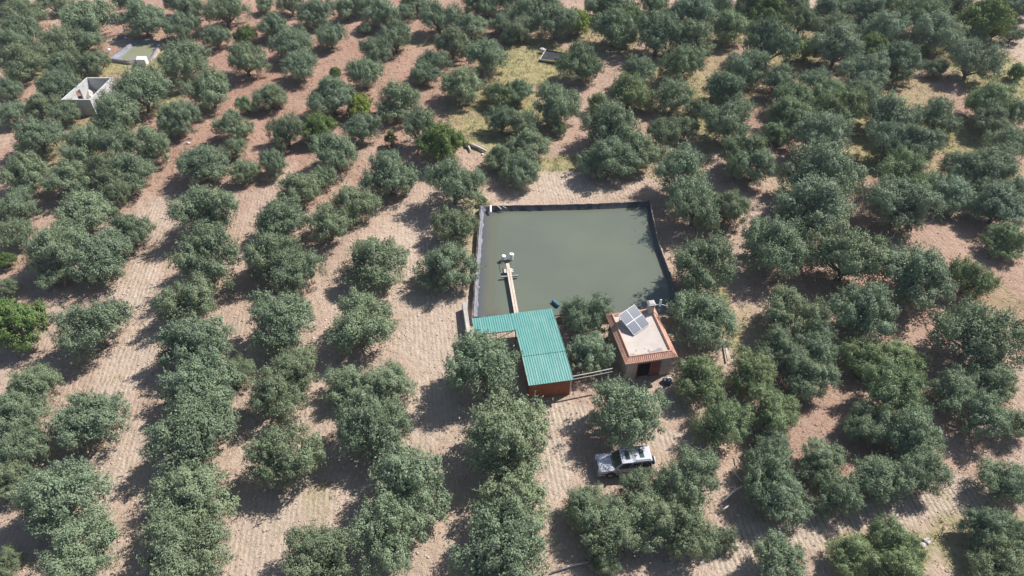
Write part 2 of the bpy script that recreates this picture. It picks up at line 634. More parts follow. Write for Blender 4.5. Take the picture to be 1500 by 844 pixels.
def make_crown(name, seed, mat, n_lobes=8, dens=1.0, leaf=1.0, spread=1.0, tall=1.0, open_=0.0, ball=False):
    """a crown one unit wide: boughs > clumps > sprays of leaves"""
    g = np.random.default_rng(seed)
    lobes = []
    ph = g.uniform(0, 6.28)
    if ball:
        lobes.append((0, 0, .45, .34))
    for i in range(n_lobes):
        a = ph + 6.283 * i / n_lobes + g.uniform(-.3, .3)
        rr = g.uniform(.19, .33) * spread
        lobes.append((rr * math.cos(a), rr * math.sin(a), g.uniform(.19, .40) * tall, g.uniform(.14, .21)))
    for i in range(3):
        a = g.uniform(0, 6.28)
        rr = g.uniform(.03, .14)
        if g.uniform() > open_:
            lobes.append((rr * math.cos(a), rr * math.sin(a), g.uniform(.38, .50) * tall, g.uniform(.13, .19)))
    Ps, Ns, Ls, Ws = [], [], [], []
    for lx, ly, lz, lr in lobes:
        nc = int(17 * (lr / .17) ** 2)
        for j in range(nc):
            d = g.normal(size=3)
            d /= np.linalg.norm(d)
            if d[2] < -.55:
                d[2] *= -.6
            cr = g.uniform(.042, .085)
            cc = np.array([lx, ly, lz]) + d * np.array([1, 1, .82]) * lr * g.uniform(.7, 1.12)
            k = int(g.uniform(64, 128) * dens * (cr / .055) ** 1.5)
            q = g.normal(size=(k, 3))
            q /= np.linalg.norm(q, axis=1, keepdims=True)
            rad = g.uniform(.35, 1.0, size=(k, 1)) ** .6
            up = np.array([0, 0, .35])
            Ps.append(cc + q * rad * cr + np.array([0, 0, .0]))
            Ns.append(q * 1.0 + d * .75 + up + g.normal(size=(k, 3)) * .32)
            Ls.append(g.uniform(.0074, .0142, k) * leaf)
            Ws.append(g.uniform(.0042, .0074, k) * leaf)
            # shoots standing out of the clump
            for s in range(3):
                dd = d + g.normal(size=3) * .6 + np.array([0, 0, .5])
                dd /= np.linalg.norm(dd)
                m_ = int(7 * dens) + 2
                t = np.linspace(.6, 1.0, m_).reshape(-1, 1) * g.uniform(.8, 1.75) * cr
                Ps.append(cc + dd * t + g.normal(size=(m_, 3)) * .005)
                Ns.append(g.normal(size=(m_, 3)) + d * .3 + up)
                Ls.append(g.uniform(.009, .016, m_) * leaf)
                Ws.append(g.uniform(.0032, .0055, m_) * leaf)
        # loose leaves inside the bough
        k = int(290 * dens)
        q = g.normal(size=(k, 3)) * .44
        Ps.append(np.array([lx, ly, lz]) + q * lr)
        Ns.append(g.normal(size=(k, 3)) + np.array([0, 0, .4]))
        Ls.append(g.uniform(.010, .018, k) * leaf)
        Ws.append(g.uniform(.005, .008, k) * leaf)
    V, F = leaf_faces(np.concatenate(Ps), np.concatenate(Ns), np.concatenate(Ls), np.concatenate(Ws), g)
    # bring the width to one unit
    wx = np.percentile(V[:, 0], 99.4) - np.percentile(V[:, 0], .6)
    wy = np.percentile(V[:, 1], 99.4) - np.percentile(V[:, 1], .6)
    s = 1.0 / max(.5 * (wx + wy), 1e-3)
    V[:, 0] = (V[:, 0] - np.median(V[:, 0])) * s
    V[:, 1] = (V[:, 1] - np.median(V[:, 1])) * s
    zs = (1.35 if leaf > 1.5 else .92 if mat is BRIGHT else .80) / np.percentile(V[:, 2], 99)
    V[:, 2] *= zs
    zmid = .5 * (np.percentile(V[:, 2], 3) + np.percentile(V[:, 2], 99))
    me = fast_mesh(name, V, F)
    me.materials.append(mat)
    # trunk with limbs reaching into the boughs
    mb = MB()
    fork = Vector((g.uniform(-.02, .02), g.uniform(-.02, .02), .13))
    mb.tube([(g.uniform(-.01, .01), 0, -.04), (.004, .006, .02), fork * .6, fork], [.062, .047, .04, .036], 8)
    for lx, ly, lz, lr in lobes:
        p1 = Vector((lx * s, ly * s, lz * zs))
        midp = fork.lerp(p1, .5) + Vector((g.uniform(-.03, .03), g.uniform(-.03, .03), g.uniform(-.03, .01)))
        mb.tube([fork - Vector((0, 0, .03)), midp, p1], [.026, .016, .008], 6)
        for q in range(2):
            e = p1 + Vector(g.normal(size=3)) * lr * .5 * s
            mb.tube([midp.lerp(p1, .55), (midp.lerp(p1, .55) + e) * .5 + Vector((0, 0, .01)), e], [.009, .006, .003], 5)
    to = mb.build(name + '_trunk', M['bark'], smooth=True)
    tm = to.data
    bpy.data.objects.remove(to)
    return me, tm, zmid


OL = [make_crown('olive_crown', 100 + i, OLIVE, n_lobes=[8, 9, 9, 7, 8, 8][i % 6], dens=[1, .95, 1.05, .92][i % 4],
                 spread=[.95, 1.02, .9, 1.06, .97][i % 5], tall=[1, .9, 1.08, .95][i % 4], open_=[0, .2, 0, .4, .1][i % 5]) for i in range(14)]
BR = [make_crown('bright_crown', 300 + i, BRIGHT, n_lobes=7, dens=.95, leaf=1.2, spread=.92, tall=1.15, ball=i % 2 == 0) for i in range(4)]
SP = [make_crown('sapling_crown', 400 + i, BRIGHT, n_lobes=5, dens=.35, leaf=2.0, spread=.7, tall=1.7) for i in range(2)]

Q1, Q2 = (0, 0, 2.0), (750, 0, 2.0)
Q3, Q4 = (0, 410, 1.9453), (750, 410, 1.9453)
# crown centre and width; kinds: '' olive, d dark olive, s silvery olive, n greenish olive, g bright green, y lime, b bush, p sapling
TREES = [
 (Q1, '''65 30 110; 250 42 150; 415 46 118; 530 70 100; 560 20 80; 655 20 130; 775 15 55; 630 105 82; 715 102 65 g; 800 68 95; 855 115 125; 920 30 110;
  965 95 88; 1010 15 80; 1120 25 110; 1182 32 70; 1070 78 40; 1155 95 110; 1105 140 105; 1285 40 120; 1325 115 105; 1380 65 95; 1425 15 65; 1470 65 80;
  1268 172 95; 1238 210 88; 1425 155 132; 1490 105 50; 1350 240 132; 1065 205 110; 980 208 34 g; 880 182 108; 970 270 142; 1050 300 85 y; 1165 285 142;
  790 275 98; 720 300 68 n; 715 165 118; 535 170 150; 610 250 138; 410 255 162; 515 340 128; 680 360 104; 835 372 118; 928 365 98 g; 1055 370 108; 1145 400 36 p;
  1240 365 140; 1292 415 125 g; 1460 270 90 n; 1470 340 90; 1465 450 95; 55 80 115; 60 175 130; 160 120 125; 35 118 105; 240 112 95; 265 182 108; 180 185 95; 165 242 118;
  25 252 75; 30 322 92; 120 300 98; 190 325 78; 335 330 142; 105 392 140; 240 412 128; 340 412 112; 432 415 122; 70 492 140; 200 512 150; 310 490 130; 382 490 140;
  330 562 105; 50 592 110; 8 605 70; 240 617 165; 375 665 125; 45 672 110; 150 722 178; 300 742 175; 160 795 105; 8 755 58 g; 20 832 60; 590 470 150; 685 428 80;
  715 495 85; 797 468 85; 875 545 125; 940 512 85; 980 432 138; 1140 500 162; 1330 522 172; 600 610 182; 820 640 160; 1035 590 132; 962 650 150; 595 740 200;
  795 735 165; 862 785 150; 1095 752 190; 1325 650 128; 1305 772 175'''),
 (Q2, '''35 30 100; 20 78 75; 130 50 112; 195 55 72 y; 300 72 120 d; 350 50 75 g; 335 110 42 g; 430 85 122 d; 470 40 68; 250 15 68; 540 25 115 s; 640 72 100 n; 760 25 92 g;
  760 112 132 d; 685 25 62 d; 850 50 85 d; 930 20 80; 945 75 90; 1050 30 112; 1090 72 120 s; 960 120 132 s; 865 140 62 y; 1065 130 80 g; 1135 165 122 d; 1210 35 118 n; 1250 85 126 s;
  1210 140 38 y; 1290 20 60 d; 1390 42 125 g; 1355 100 80; 1420 78 70; 1470 92 60 d; 1490 25 40; 1355 165 122 s; 1245 195 60; 1485 205 45 g; 205 175 115 d; 530 105 118;
  500 175 122 d; 692 187 105; 370 205 92; 625 245 108 d; 785 222 100; 900 237 90; 1038 205 122 s; 1025 262 85; 20 257 75 d; 345 257 105 n; 258 297 72 n; 378 290 58 n; 130 297 118;
  35 352 80; 135 372 46 n; 295 357 150; 480 270 112; 540 312 60; 445 377 92; 510 367 65; 640 350 132; 828 277 105 n; 818 325 115 n; 922 267 105 n; 972 302 118 n; 885 337 68;
  905 382 145 s; 775 387 74 n; 1110 320 130 s; 1250 332 112; 1108 402 115 s; 1185 412 120 s; 1400 290 112 n; 1405 345 90; 1472 322 90; 1465 412 108; 1330 482 110 s; 1415 472 118 s;
  45 420 122; 30 492 100; 280 452 135; 372 432 112; 500 490 162; 680 432 112; 712 475 112; 920 490 190 s; 540 590 135; 632 600 105; 885 592 200 s; 1165 502 155 n; 1145 592 170 s;
  1292 562 115 s; 1432 592 140 s; 1375 545 80; 560 757 170; 775 707 165; 990 737 180; 1195 792 188; 1345 805 110 n; 1452 700 110 n; 1475 560 90 s'''),
 (Q3, '''35 115 165 g; 260 118 195; 540 50 165; 545 165 210; 560 300 225; 668 255 105; 555 420 250; 540 605 240; 505 780 255; 800 112 200;
  835 245 150; 780 315 175; 805 497 215; 1030 120 210; 990 290 140; 1105 290 155; 1050 405 215; 1165 570 245; 1110 705 250; 910 785 220; 1377 232 222; 1445 436 275;
  1460 625 250; 1440 775 290; 85 300 145; 245 385 205; 30 372 165; 40 480 165; 20 560 140; 155 605 240; 215 760 255; 5 800 95'''),
 (Q4, '''205 95 148; 218 198 148; 325 362 228; 550 95 205; 540 268 160 n; 600 395 185 n; 742 368 155 n; 685 258 145 n; 745 468 120; 510 550 200;
  372 592 135; 212 642 150; 292 702 175; 415 672 185; 495 690 185; 265 800 85; 612 735 85; 770 190 145; 880 175 140; 800 82 190; 1015 72 205;
  1330 148 245; 1015 215 145 n; 1095 305 185 n; 1115 222 140 n; 850 265 150; 1260 305 120 s; 1370 280 150; 1335 375 180; 1435 405 110;
  1010 412 135; 1142 432 185; 885 508 140; 738 545 165; 770 612 180; 930 603 150; 1160 525 165; 1050 558 165; 1415 570 150; 1368 702 148; 1425 715 140;
  1410 815 170; 770 800 165; 980 775 140 n; 1090 742 150 n; 1105 830 190 n'''),
]

SIZES = ((3.4, 'small'), (5.6, 'mid-sized'), (99, 'broad'))
KINDS = {'': ('olive_tree', 'grey-green olive tree', 'olive tree', (1, 1, 1)),
         'd': ('olive_tree', 'dark green olive tree', 'olive tree', (.80, .86, .82)),
         's': ('olive_tree', 'silvery olive tree', 'olive tree', (1.08, 1.10, 1.18)),
         'n': ('olive_tree', 'fresh green olive tree', 'olive tree', (1.02, 1.04, .86)),
         'g': ('broadleaf_tree', 'bright green broadleaf tree', 'tree', (1, 1, 1)),
         'y': ('broadleaf_tree', 'lime green broadleaf tree', 'tree', (1.7, 1.5, .9)),
         'b': ('bush', 'bright green bush', 'bush', (1, 1, 1)),
         'p': ('young_tree', 'thin yellow-green young tree', 'tree', (1.3, 1.1, 1.2))}
trees = []
for (ox, oy, s), txt in TREES:
    for row in txt.replace('\n', ' ').split(';'):
        q = row.split()
        if len(q) < 3:
            continue
        k = q[3] if len(q) > 3 else ''
        trees.append([ox + float(q[0]) / s, oy + float(q[1]) / s, float(q[2]) / s, k])
for x_, w_ in ((15, 46), (75, 44), (190, 44), (262, 46), (700, 48), (742, 44), (790, 50), (905, 50), (958, 46), (1050, 48), (1105, 44), (1160, 46), (1232, 50), (1285, 52), (1345, 48), (1398, 46), (1492, 48), (530, 44), (610, 42), (425, 40)):
    trees.append([x_, -6 + (x_ * 7) % 9, w_, 'd' if x_ > 760 and x_ % 3 else ''])
trees.append([708, 295, 12, 'b'])

ORD = ['', 'second ', 'third ', 'fourth ', 'fifth ', 'sixth ', 'seventh ', 'eighth ', 'ninth ', 'tenth ', 'eleventh ', 'twelfth ', 'thirteenth ', 'fourteenth ', 'fifteenth ']
MARKS = [(128, 135, 'the roofless white building'), (200, 76, 'the small far pond'), (768, 508, 'the green-roofed shed'), (942, 492, 'the tile-edged house'), (916, 676, 'the silver car'),
         (693, 214, 'the pale log heap'), (803, 78, 'the black tank'), (1084, 722, 'the bent white pole'), (1385, 722, 'the pale road patch'), (1060, 808, 'the sandy road end'),
         (697, 400, "the big pond's straight sunlit rim"), (830, 296, "the big pond's dark far rim"), (975, 375, "the big pond's curved rim"), (847, 31, 'the lime tree'),
         (640, 205, 'the bright tree by the logs'), (20, 466, 'the big bright tree at left'), (465, 180, 'the bright tree among olives'), (1183, 70, 'the small lime tree'),
         (1446, 18, 'the bright tree in the top corner'), (354, 50, 'the round bright tree at top'), (1450, 110, 'the dry grass clearing'), (200, 420, 'the bare dirt lane'), (527, 148, 'the low lime tree'),
         (635, 500, 'the bare tilled strip'), (380, 790, 'the wide furrowed strip')]


def sector(dx, dy):
    dy *= 1.35
    if abs(dx) > abs(dy):
        return 'right of' if dx > 0 else 'left of'
    return 'in front of' if dy > 0 else 'behind'


def size_word(W):
    return next(wd for lim, wd in SIZES if W < lim)


info = []
for i, (px, py, wp, k) in enumerate(trees):
    lib = BR if k in ('g', 'y', 'b') else SP if k == 'p' else OL
    var = lib[(i * 5 + i // 7) % len(lib)]
    zf = random.uniform(.9, 1.12)
    hc = 2.4
    for it in range(4):
        x, y, t = at(px, py, hc)
        W = wp * t / FPX * (1.13 if px > 750 and py < 420 else .97 if py < 420 else .93)
        hc = var[2] * W * zf
    info.append(dict(var=var, zf=zf, px=px, py=py, w=wp, k=k, x=x, y=y, W=W, noun=size_word(W) + ' ' + KINDS[k][1] if k != 'p' else KINDS[k][1]))
# labels: the two or three trees closest to something one can find are named by it, the others by their place in the rows
seen = set()
for mx, my, nm in MARKS:
    by = {}
    for q in info:
        dx, dy = q['px'] - mx, q['py'] - my
        d = math.hypot(dx, dy * 1.35)
        if d < 6:
            continue
        by.setdefault((sector(dx, dy), q['noun']), []).append((d, q))
    for (sct, noun), lst in by.items():
        lst.sort(key=lambda e: e[0])
        for r, (d, q) in enumerate(lst[:5]):
            if d < 260:
                q.setdefault('cand', []).append((d * (1 + .5 * r), '%s, %sclosest %s %s' % (noun, ORD[r], sct, nm)))
rows = {}
for q in info:
    if q.get('cand'):
        q['label'] = min(q['cand'])[1]
    else:
        band = min(7, int(q['py'] // 106))
        half = 'left' if q['px'] < 750 else 'right'
        rows.setdefault((band, half, q['noun']), []).append(q)
for (band, half, noun), lst in rows.items():
    lst.sort(key=lambda q: q['px'], reverse=half == 'right')
    for r, q in enumerate(lst):
        q['label'] = '%s, %sfrom the %s edge, %stree row from the top' % (noun, ORD[r] or 'first ', half, ORD[band + 1] or 'first ')

OWN = [(357, 51, 'round bright green tree standing to the right of the small far pond'), (490, 104, 'tiny bright green tree between olives in the red terraces'),
       (525, 150, 'low lime green tree tucked between two olives in the red terraces'), (464, 182, 'pointed bright green tree pressed against an olive, left of the low lime tree'),
       (572, 200, 'thin yellow-green young tree alone in bare red soil'), (646, 207, 'bright green leafy tree beside the pale log heap'),
       (4, 377, 'small bright green tree cut by the left photo edge, behind the bigger one'), (847, 27, 'lime yellow-green tree behind the black lined tank'),
       (925, 25, 'tall bright green tree rising between dark olives right of the lime one'), (917, 55, 'small bright green tree in front of the tall bright green one'),
       (1130, 12, 'broad bright green tree cut by the top photo edge among dark olives'), (1182, 70, 'small lime tree standing between a large dark olive and silvery olives'),
       (1282, 65, 'bright green tree half hidden by a dark olive, right of small lime tree'), (1355, 70, 'smallest lime green tree, between silvery olives left of the dry clearing'),
       (1445, 21, 'broad bright green tree in the top right corner of the photo'), (1492, 102, 'small bright green tree cut by right photo edge beside dry grass clearing'),
       (17, 469, 'big bright green tree at the left photo edge'), (708, 295, 'small bright green bush at the corner of the big pond rim')]
for ox, oy, lab in OWN:
    q = min((q for q in info if q['k'] in ('g', 'y', 'p', 'b')), key=lambda q: math.hypot(q['px'] - ox, q['py'] - oy))
    q['label'] = lab

for i, q in enumerate(info):
    k, W = q['k'], q['W']
    nm, adj, cat, colr = KINDS[k]
    crown, trunk, zmid = q['var']
    z = float(gh(q['x'], q['y']))
    e = empty(nm, (q['x'], q['y'], z), random.uniform(0, 6.28))
    tag(e, q['label'], cat, {'olive_tree': 'olive trees of the grove', 'broadleaf_tree': 'bright green trees among the olives'}.get(nm))
    sz = W * q['zf']
    if k == 'b':
        e.location.z = .3
    co_ = link('crown', crown, None, e)
    tr_ = link('trunk', trunk, None, e)
    sq = random.uniform(.94, 1.06)
    for o in (co_, tr_):
        o.scale = (W * sq, W / sq, sz)
    j = random.uniform(.86, 1.12)
    jr = random.uniform(.96, 1.05)
    co_.color = (colr[0] * j * jr, colr[1] * j, colr[2] * j / jr, 1)


# ------------------------------------------------------------------ ponds
def offset_loop(poly, d):
    """poly moved inwards by d (list of 2D points, either winding)"""
    n = len(poly)
    A = sum(poly[i][0] * poly[(i + 1) % n][1] - poly[(i + 1) % n][0] * poly[i][1] for i in range(n))
    s = 1 if A > 0 else -1
    out = []
    for i in range(n):
        p0, p1, p2 = Vector(poly[i - 1]), Vector(poly[i]), Vector(poly[(i + 1) % n])
        a, b_ = (p1 - p0).normalized(), (p2 - p1).normalized()
        na, nb = Vector((-a.y, a.x)) * s, Vector((-b_.y, b_.x)) * s
        bis = (na + nb)
        if bis.length < 1e-4:
            bis = na
        bis.normalize()
        out.append(tuple(p1 + bis * d / max(.45, bis.dot(na))))
    return out


def densify(loop, step):
    out = []
    n = len(loop)
    for i in range(n):
        a, b_ = Vector(loop[i]), Vector(loop[(i + 1) % n])
        k = max(1, int((b_ - a).length / step))
        for j in range(k):
            out.append(tuple(a.lerp(b_, j / k)))
    return out


def ring_mesh(name, rings, m, jit, seed, close=False):
    """strips between loops with the same number of points"""
    g = np.random.default_rng(seed)
    N = len(rings[0][0])
    vs, fs = [], []
    for r, (loop, z) in enumerate(rings):
        for i, p in enumerate(loop):
            w_ = jit[r]
            fold = math.sin(i * 1.7 + seed) * .5 + math.sin(i * .61 + r) * .5
            vs.append((p[0] + g.normal() * w_ * .6, p[1] + g.normal() * w_ * .6, z + (g.normal() * .6 + fold * .5) * w_))
    for r in range(len(rings) - 1):
        for i in range(N):
            j = (i + 1) % N
            fs.append((r * N + i, r * N + j, (r + 1) * N + j, (r + 1) * N + i))
    b_ = MB()
    b_.add(vs, fs)
    o = b_.build(name, m, smooth=True)
    return o


def pond_at(loop, rim, wl, label, seed, widths, waters, shallow, bank_out=.3):
    base = densify(loop, .45)
    ow, lip, slope, floor_ = widths
    mk = lambda d: [tuple(p) for p in densify_same(loop, d)]

    def densify_same(lp, d):
        ol = offset_loop(lp, d)
        out = []
        n_ = len(lp)
        for i in range(n_):
            a, b_ = Vector(lp[i]), Vector(lp[(i + 1) % n_])
            A, B = Vector(ol[i]), Vector(ol[(i + 1) % n_])
            k = max(1, int((b_ - a).length / .4))
            for j in range(k):
                out.append(tuple(A.lerp(B, j / k)))
        return out
    bank = ring_mesh('earth_bank', [(mk(-bank_out - ow), -.35), (mk(-ow - .12), rim - .06), (mk(-.02), rim - .06), (mk(.04), rim - .5)], SOIL, [.06, .04, .01, .01], seed)
    bank['kind'] = 'structure'
    lin = ring_mesh('pond_liner', [(mk(-ow - .09), rim - .25), (mk(-ow), rim + .03), (mk(-ow * .3), rim + .05), (mk(lip), rim - .04), (mk(lip + slope), wl - .02), (mk(lip + slope + floor_), wl - .35), (mk(lip + slope + floor_ + .6), wl - .45)],
                    [M['liner'], M['liner_pale']], [.02, .03, .03, .03, .05, .02, .01], seed + 1)
    tag(lin, label, 'pond liner')
    # water: one sheet, cut by the liner's slope; murkier away from the edge
    edge = mk(lip + slope * .9)
    ins = [mk(lip + slope * .9 + d) for d in (shallow * .35, shallow * .7, shallow, shallow * 1.4)]
    vs, fs, dep = [], [], []
    N = len(edge)
    left_x = min(p[0] for p in loop) + shallow * 1.5
    for r, lp in enumerate([edge] + ins):
        for p in lp:
            vs.append((p[0], p[1], wl))
            dep.append(r / 4 if p[0] < left_x else min(1, .55 + r * .3))
    for r in range(4):
        for i in range(N):
            j = (i + 1) % N
            fs.append((r * N + i, r * N + j, (r + 1) * N + j, (r + 1) * N + i))
    fs.append(tuple(4 * N + i for i in range(N)))
    b_ = MB()
    b_.add(vs, fs)
    wo = b_.build('pond_water', waters)
    wo['kind'] = 'structure'
    set_col(wo.data, 'depth', np.stack([dep, dep, dep], -1))
    return lin, wo


def water_mat(name, deep, mid_, shore):
    m, n, l, b = newmat(name)
    co = coords(n)
    at_ = n.new('ShaderNodeAttribute')
    at_.attribute_name = 'depth'
    f = noise(n, l, .09, 5, .6, co)
    c = mix(n, l, ramp(n, l, f, .35, .65), (deep[0] * .95, deep[1] * .99, deep[2] * 1.05), tuple(v * 1.14 for v in deep))  # bluish and lighter patches paint in the sky's uneven reflection
    r_ = n.new('ShaderNodeValToRGB')
    cr = r_.color_ramp
    cr.elements[0].position, cr.elements[0].color = 0, (*shore, 1)
    cr.elements[1].position, cr.elements[1].color = 1, (*deep, 1)
    e = cr.elements.new(.45)
    e.color = (*mid_, 1)
    d = math_(n, l, 'ADD', at_.outputs['Fac'], math_(n, l, 'MULTIPLY', math_(n, l, 'SUBTRACT', noise(n, l, .6, 3, .5, co), .5), .35))
    l.new(d, r_.inputs[0])
    c = mix(n, l, ramp(n, l, at_.outputs['Fac'], .7, 1), r_.outputs[0], c)
    l.new(c, b.inputs['Base Color'])
    b.inputs['Roughness'].default_value = .10
    b.inputs['IOR'].default_value = 1.33
    hh = math_(n, l, 'ADD', noise(n, l, 1.4, 3, .5, co), math_(n, l, 'MULTIPLY', noise(n, l, 5, 3, .5, co), .25))
    bump(n, l, b, hh, .10, .04)
    return m


WATER = water_mat('murky_water', (.122, .132, .098), (.125, .125, .09), (.085, .09, .098))
WATER2 = water_mat('shallow_water', (.21, .21, .13), (.25, .26, .21), (.30, .31, .31))
lin, wat = pond_at(POND, RIM, .25, 'wrinkled black plastic liner edging the big green pond', 21, (.06, .06, .22, 1.0), WATER, 1.7)
# sunlight on the straight side is painted in as a paler liner
pm = lin.data
for p in pm.polygons:
    c_ = p.center
    if c_.x < -2.6 and p.normal.z > -2:
        p.material_index = 1
lin2, wat2 = pond_at(POND2, .5, .22, 'grey plastic liner edging the small far pond', 31, (.25, .15, .3, .8), WATER2, 1.0)
for p in lin2.data.polygons:
    p.material_index = 1

# ------------------------------------------------------------------ house
HX, HY, HR = 12.1, 46.3, R(10.7)
house = tag(empty('house', (HX, HY, 0), HR), 'small grey plastered house with flat roof edged in terracotta tiles', 'house')
wx, wy, wz = 2.12, 2.86, 2.72
b_ = MB()
t = .22
do0, do1, dh = -1.05, 1.1, 2.05       # door opening
b_.box(-wx, do0, -wy, -wy + t, -.3, wz).box(do1, wx, -wy, -wy + t, -.3, wz).box(do0, do1, -wy, -wy + t, dh, wz)
b_.box(-wx, -wx + t, -wy + t, wy - t, -.3, wz).box(wx - t, wx, -wy + t, wy - t, -.3, wz).box(-wx, wx, wy - t, wy, -.3, wz)
b_.build('wall', M['plaster'], house)
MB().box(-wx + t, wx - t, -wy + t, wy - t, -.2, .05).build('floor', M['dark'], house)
fr = MB().box(do0 - .08, do0 - .002, -wy - .03, -wy + .05, 0, dh + .08).box(do1 + .002, do1 + .08, -wy - .03, -wy + .05, 0, dh + .08).box(do0, do1, -wy - .03, -wy + .05, dh + .002, dh + .08)
dr = MB().box(.16, do1 - .02, -wy + .05, -wy + .1, .03, dh - .03)
for k in range(4):
    dr.box(.18 + .22 * k, .36 + .22 * k, -wy + .035, -wy + .052, .08, dh - .08)
dro = dr.build('door', M['red_door'], house)
dro['label'] = 'closed red door leaf'
MB().tube([(.25, -wy + .01, 1.0), (.25, -wy + .01, 1.14)], .018).build('handle', M['greymetal'], dro)
fr.build('door_frame', M['red_door'], house)
rf = MB().box(-2.0, 2.0, -2.75, 2.75, wz - .02, 3.0).build('roof', M['screed'], house)
# tile skirts on four sides
IX, IY, OX, OY = 1.97, 2.70, 2.50, 3.25
ZI, ZO = 3.12, 2.74


def tile_skirt(name, half_in, half_out, run_in, run_out, side, m):
    per = .19
    vs, fs = [], []
    nu = int(2 * half_out / per * 10)
    nv = 5
    for j in range(nv + 1):
        v = j / nv
        hl = half_in + (half_out - half_in) * v
        for i in range(nu + 1):
            u = -1 + 2 * i / nu
            x = u * hl
            step = .018 * (1 - ((v * 2.0) % 1.0))
            z = ZI + (ZO - ZI) * v + .055 * abs(math.cos(math.pi * x / per)) + step
            d = run_in + (run_out - run_in) * v
            p = {'f': (x, -d, z), 'b': (-x, d, z), 'l': (-d, -x, z), 'r': (d, x, z)}[side]
            vs.append(p)
    W_ = nu + 1
    for j in range(nv):
        for i in range(nu):
            fs.append((j * W_ + i, j * W_ + i + 1, (j + 1) * W_ + i + 1, (j + 1) * W_ + i))
    o = MB().add(vs, fs).build(name, m, house, smooth=False)
    md = o.modifiers.new('thick', 'SOLIDIFY')
    md.thickness = .035
    md.offset = -1
    return o


for sd_ in 'fblr':
    fb_ = sd_ in 'fb'
    tile_skirt('roof_tiles', (IX if fb_ else IY), (OX if fb_ else OY), (IY if fb_ else IX), (OY if fb_ else OX), sd_, M['terracotta'])
# ridge row of half-round tiles on the inner edge
for sd_ in 'fblr':
    mbr = MB()
    L_ = IX if sd_ in 'fb' else IY
    D_ = IY if sd_ in 'fb' else IX
    nt_ = int(2 * L_ / .36)
    for i in range(nt_):
        a0, a1 = -L_ + 2 * L_ * i / nt_, -L_ + 2 * L_ * (i + 1) / nt_ + .04
        za, zb = ZI + .015, ZI + .045
        f_ = {'f': lambda a, z: (a, -D_, z), 'b': lambda a, z: (a, D_, z), 'l': lambda a, z: (-D_, a, z), 'r': lambda a, z: (D_, a, z)}[sd_]
        mbr.tube([f_(a0, za), f_(a1, zb)], [.06, .072], 8)
    mbr.build('ridge_tiles', M['terracotta_pale'], house)
    # low kerb under the ridge
kb = MB().box(-IX - .02, IX + .02, -IY - .02, -IY + .12, 2.99, ZI).box(-IX - .02, IX + .02, IY - .12, IY + .02, 2.99, ZI)
kb.box(-IX - .02, -IX + .12, -IY + .12, IY - .12, 2.99, ZI).box(IX - .12, IX + .02, -IY + .12, IY - .12, 2.99, ZI)
kb.build('roof_kerb', M['terracotta_pale'], house)
cx_, cy_ = 1.72, 2.55
ch = MB().box(cx_ - .27, cx_ + .27, cy_ - .27, cy_ + .27, 2.9, 3.95).build('chimney', M['plaster'], house, bevel=.015)
cp = MB().box(cx_ - .33, cx_ + .33, cy_ - .33, cy_ + .33, 3.95, 4.03)
for sx in (-1, 1):
    for sy in (-1, 1):
        cp.box(cx_ + sx * .27 - .05, cx_ + sx * .27 + .05, cy_ + sy * .27 - .05, cy_ + sy * .27 + .05, 4.031, 4.22)
cp.hexa([(cx_ - .38, cy_ - .38, 4.221), (cx_ + .38, cy_ - .38, 4.221), (cx_ + .38, cy_ + .38, 4.221), (cx_ - .38, cy_ + .38, 4.221)],
        [(cx_ - .2, cy_ - .2, 4.36), (cx_ + .2, cy_ - .2, 4.36), (cx_ + .2, cy_ + .2, 4.36), (cx_ - .2, cy_ + .2, 4.36)])
cp.build('chimney_cap', M['concrete'], ch)
MB().box(cx_ - .2, cx_ + .2, cy_ - .2, cy_ + .2, 4.032, 4.2).build('flue', M['dark'], ch)


def on_house(x, y):
    c, s = math.cos(HR), math.sin(HR)
    return HX + x * c - y * s, HY + x * s + y * c


def hloc(px, py, z):
    x, y, _ = at(px, py, z)
    c, s = math.cos(-HR), math.sin(-HR)
    x, y = x - HX, y - HY
    return x * c - y * s, x * s + y * c


# solar panel: four modules on a tilted frame standing on the roof
A_ = Vector((*at(906.5, 461.2, 4.15)[:2], 4.15))    # high corner
B_ = Vector((*at(929.3, 446.3, 4.15)[:2], 4.15))    # high corner
C_ = Vector((*at(951.5, 475, 3.12)[:2], 3.12))
D_ = Vector((*at(927.5, 492.5, 3.12)[:2], 3.12))
ctr = (A_ + B_ + C_ + D_) / 4
ux = ((B_ - A_) + (C_ - D_)).normalized()
vy = ((A_ - D_) + (B_ - C_))
vy = (vy - ux * vy.dot(ux)).normalized()
nz = ux.cross(vy)
pw, ph_ = ((B_ - A_).length + (C_ - D_).length) / 4, ((A_ - D_).length + (B_ - C_).length) / 4
sp = tag(empty('solar_panel', (ctr.x, ctr.y, 3.0)), 'tilted four-module solar panel with pale frame on the flat house roof', 'solar panel')


def PL(u, v, k=0.0):
    p = ctr + ux * (u * pw) + vy * (v * ph_) + nz * k
    return (p.x - ctr.x, p.y - ctr.y, p.z - 3.0)


def slab(u0, u1, v0, v1, k0, k1):
    return MB().hexa([PL(u0, v0, k0), PL(u1, v0, k0), PL(u1, v1, k0), PL(u0, v1, k0)], [PL(u0, v0, k1), PL(u1, v0, k1), PL(u1, v1, k1), PL(u0, v1, k1)])


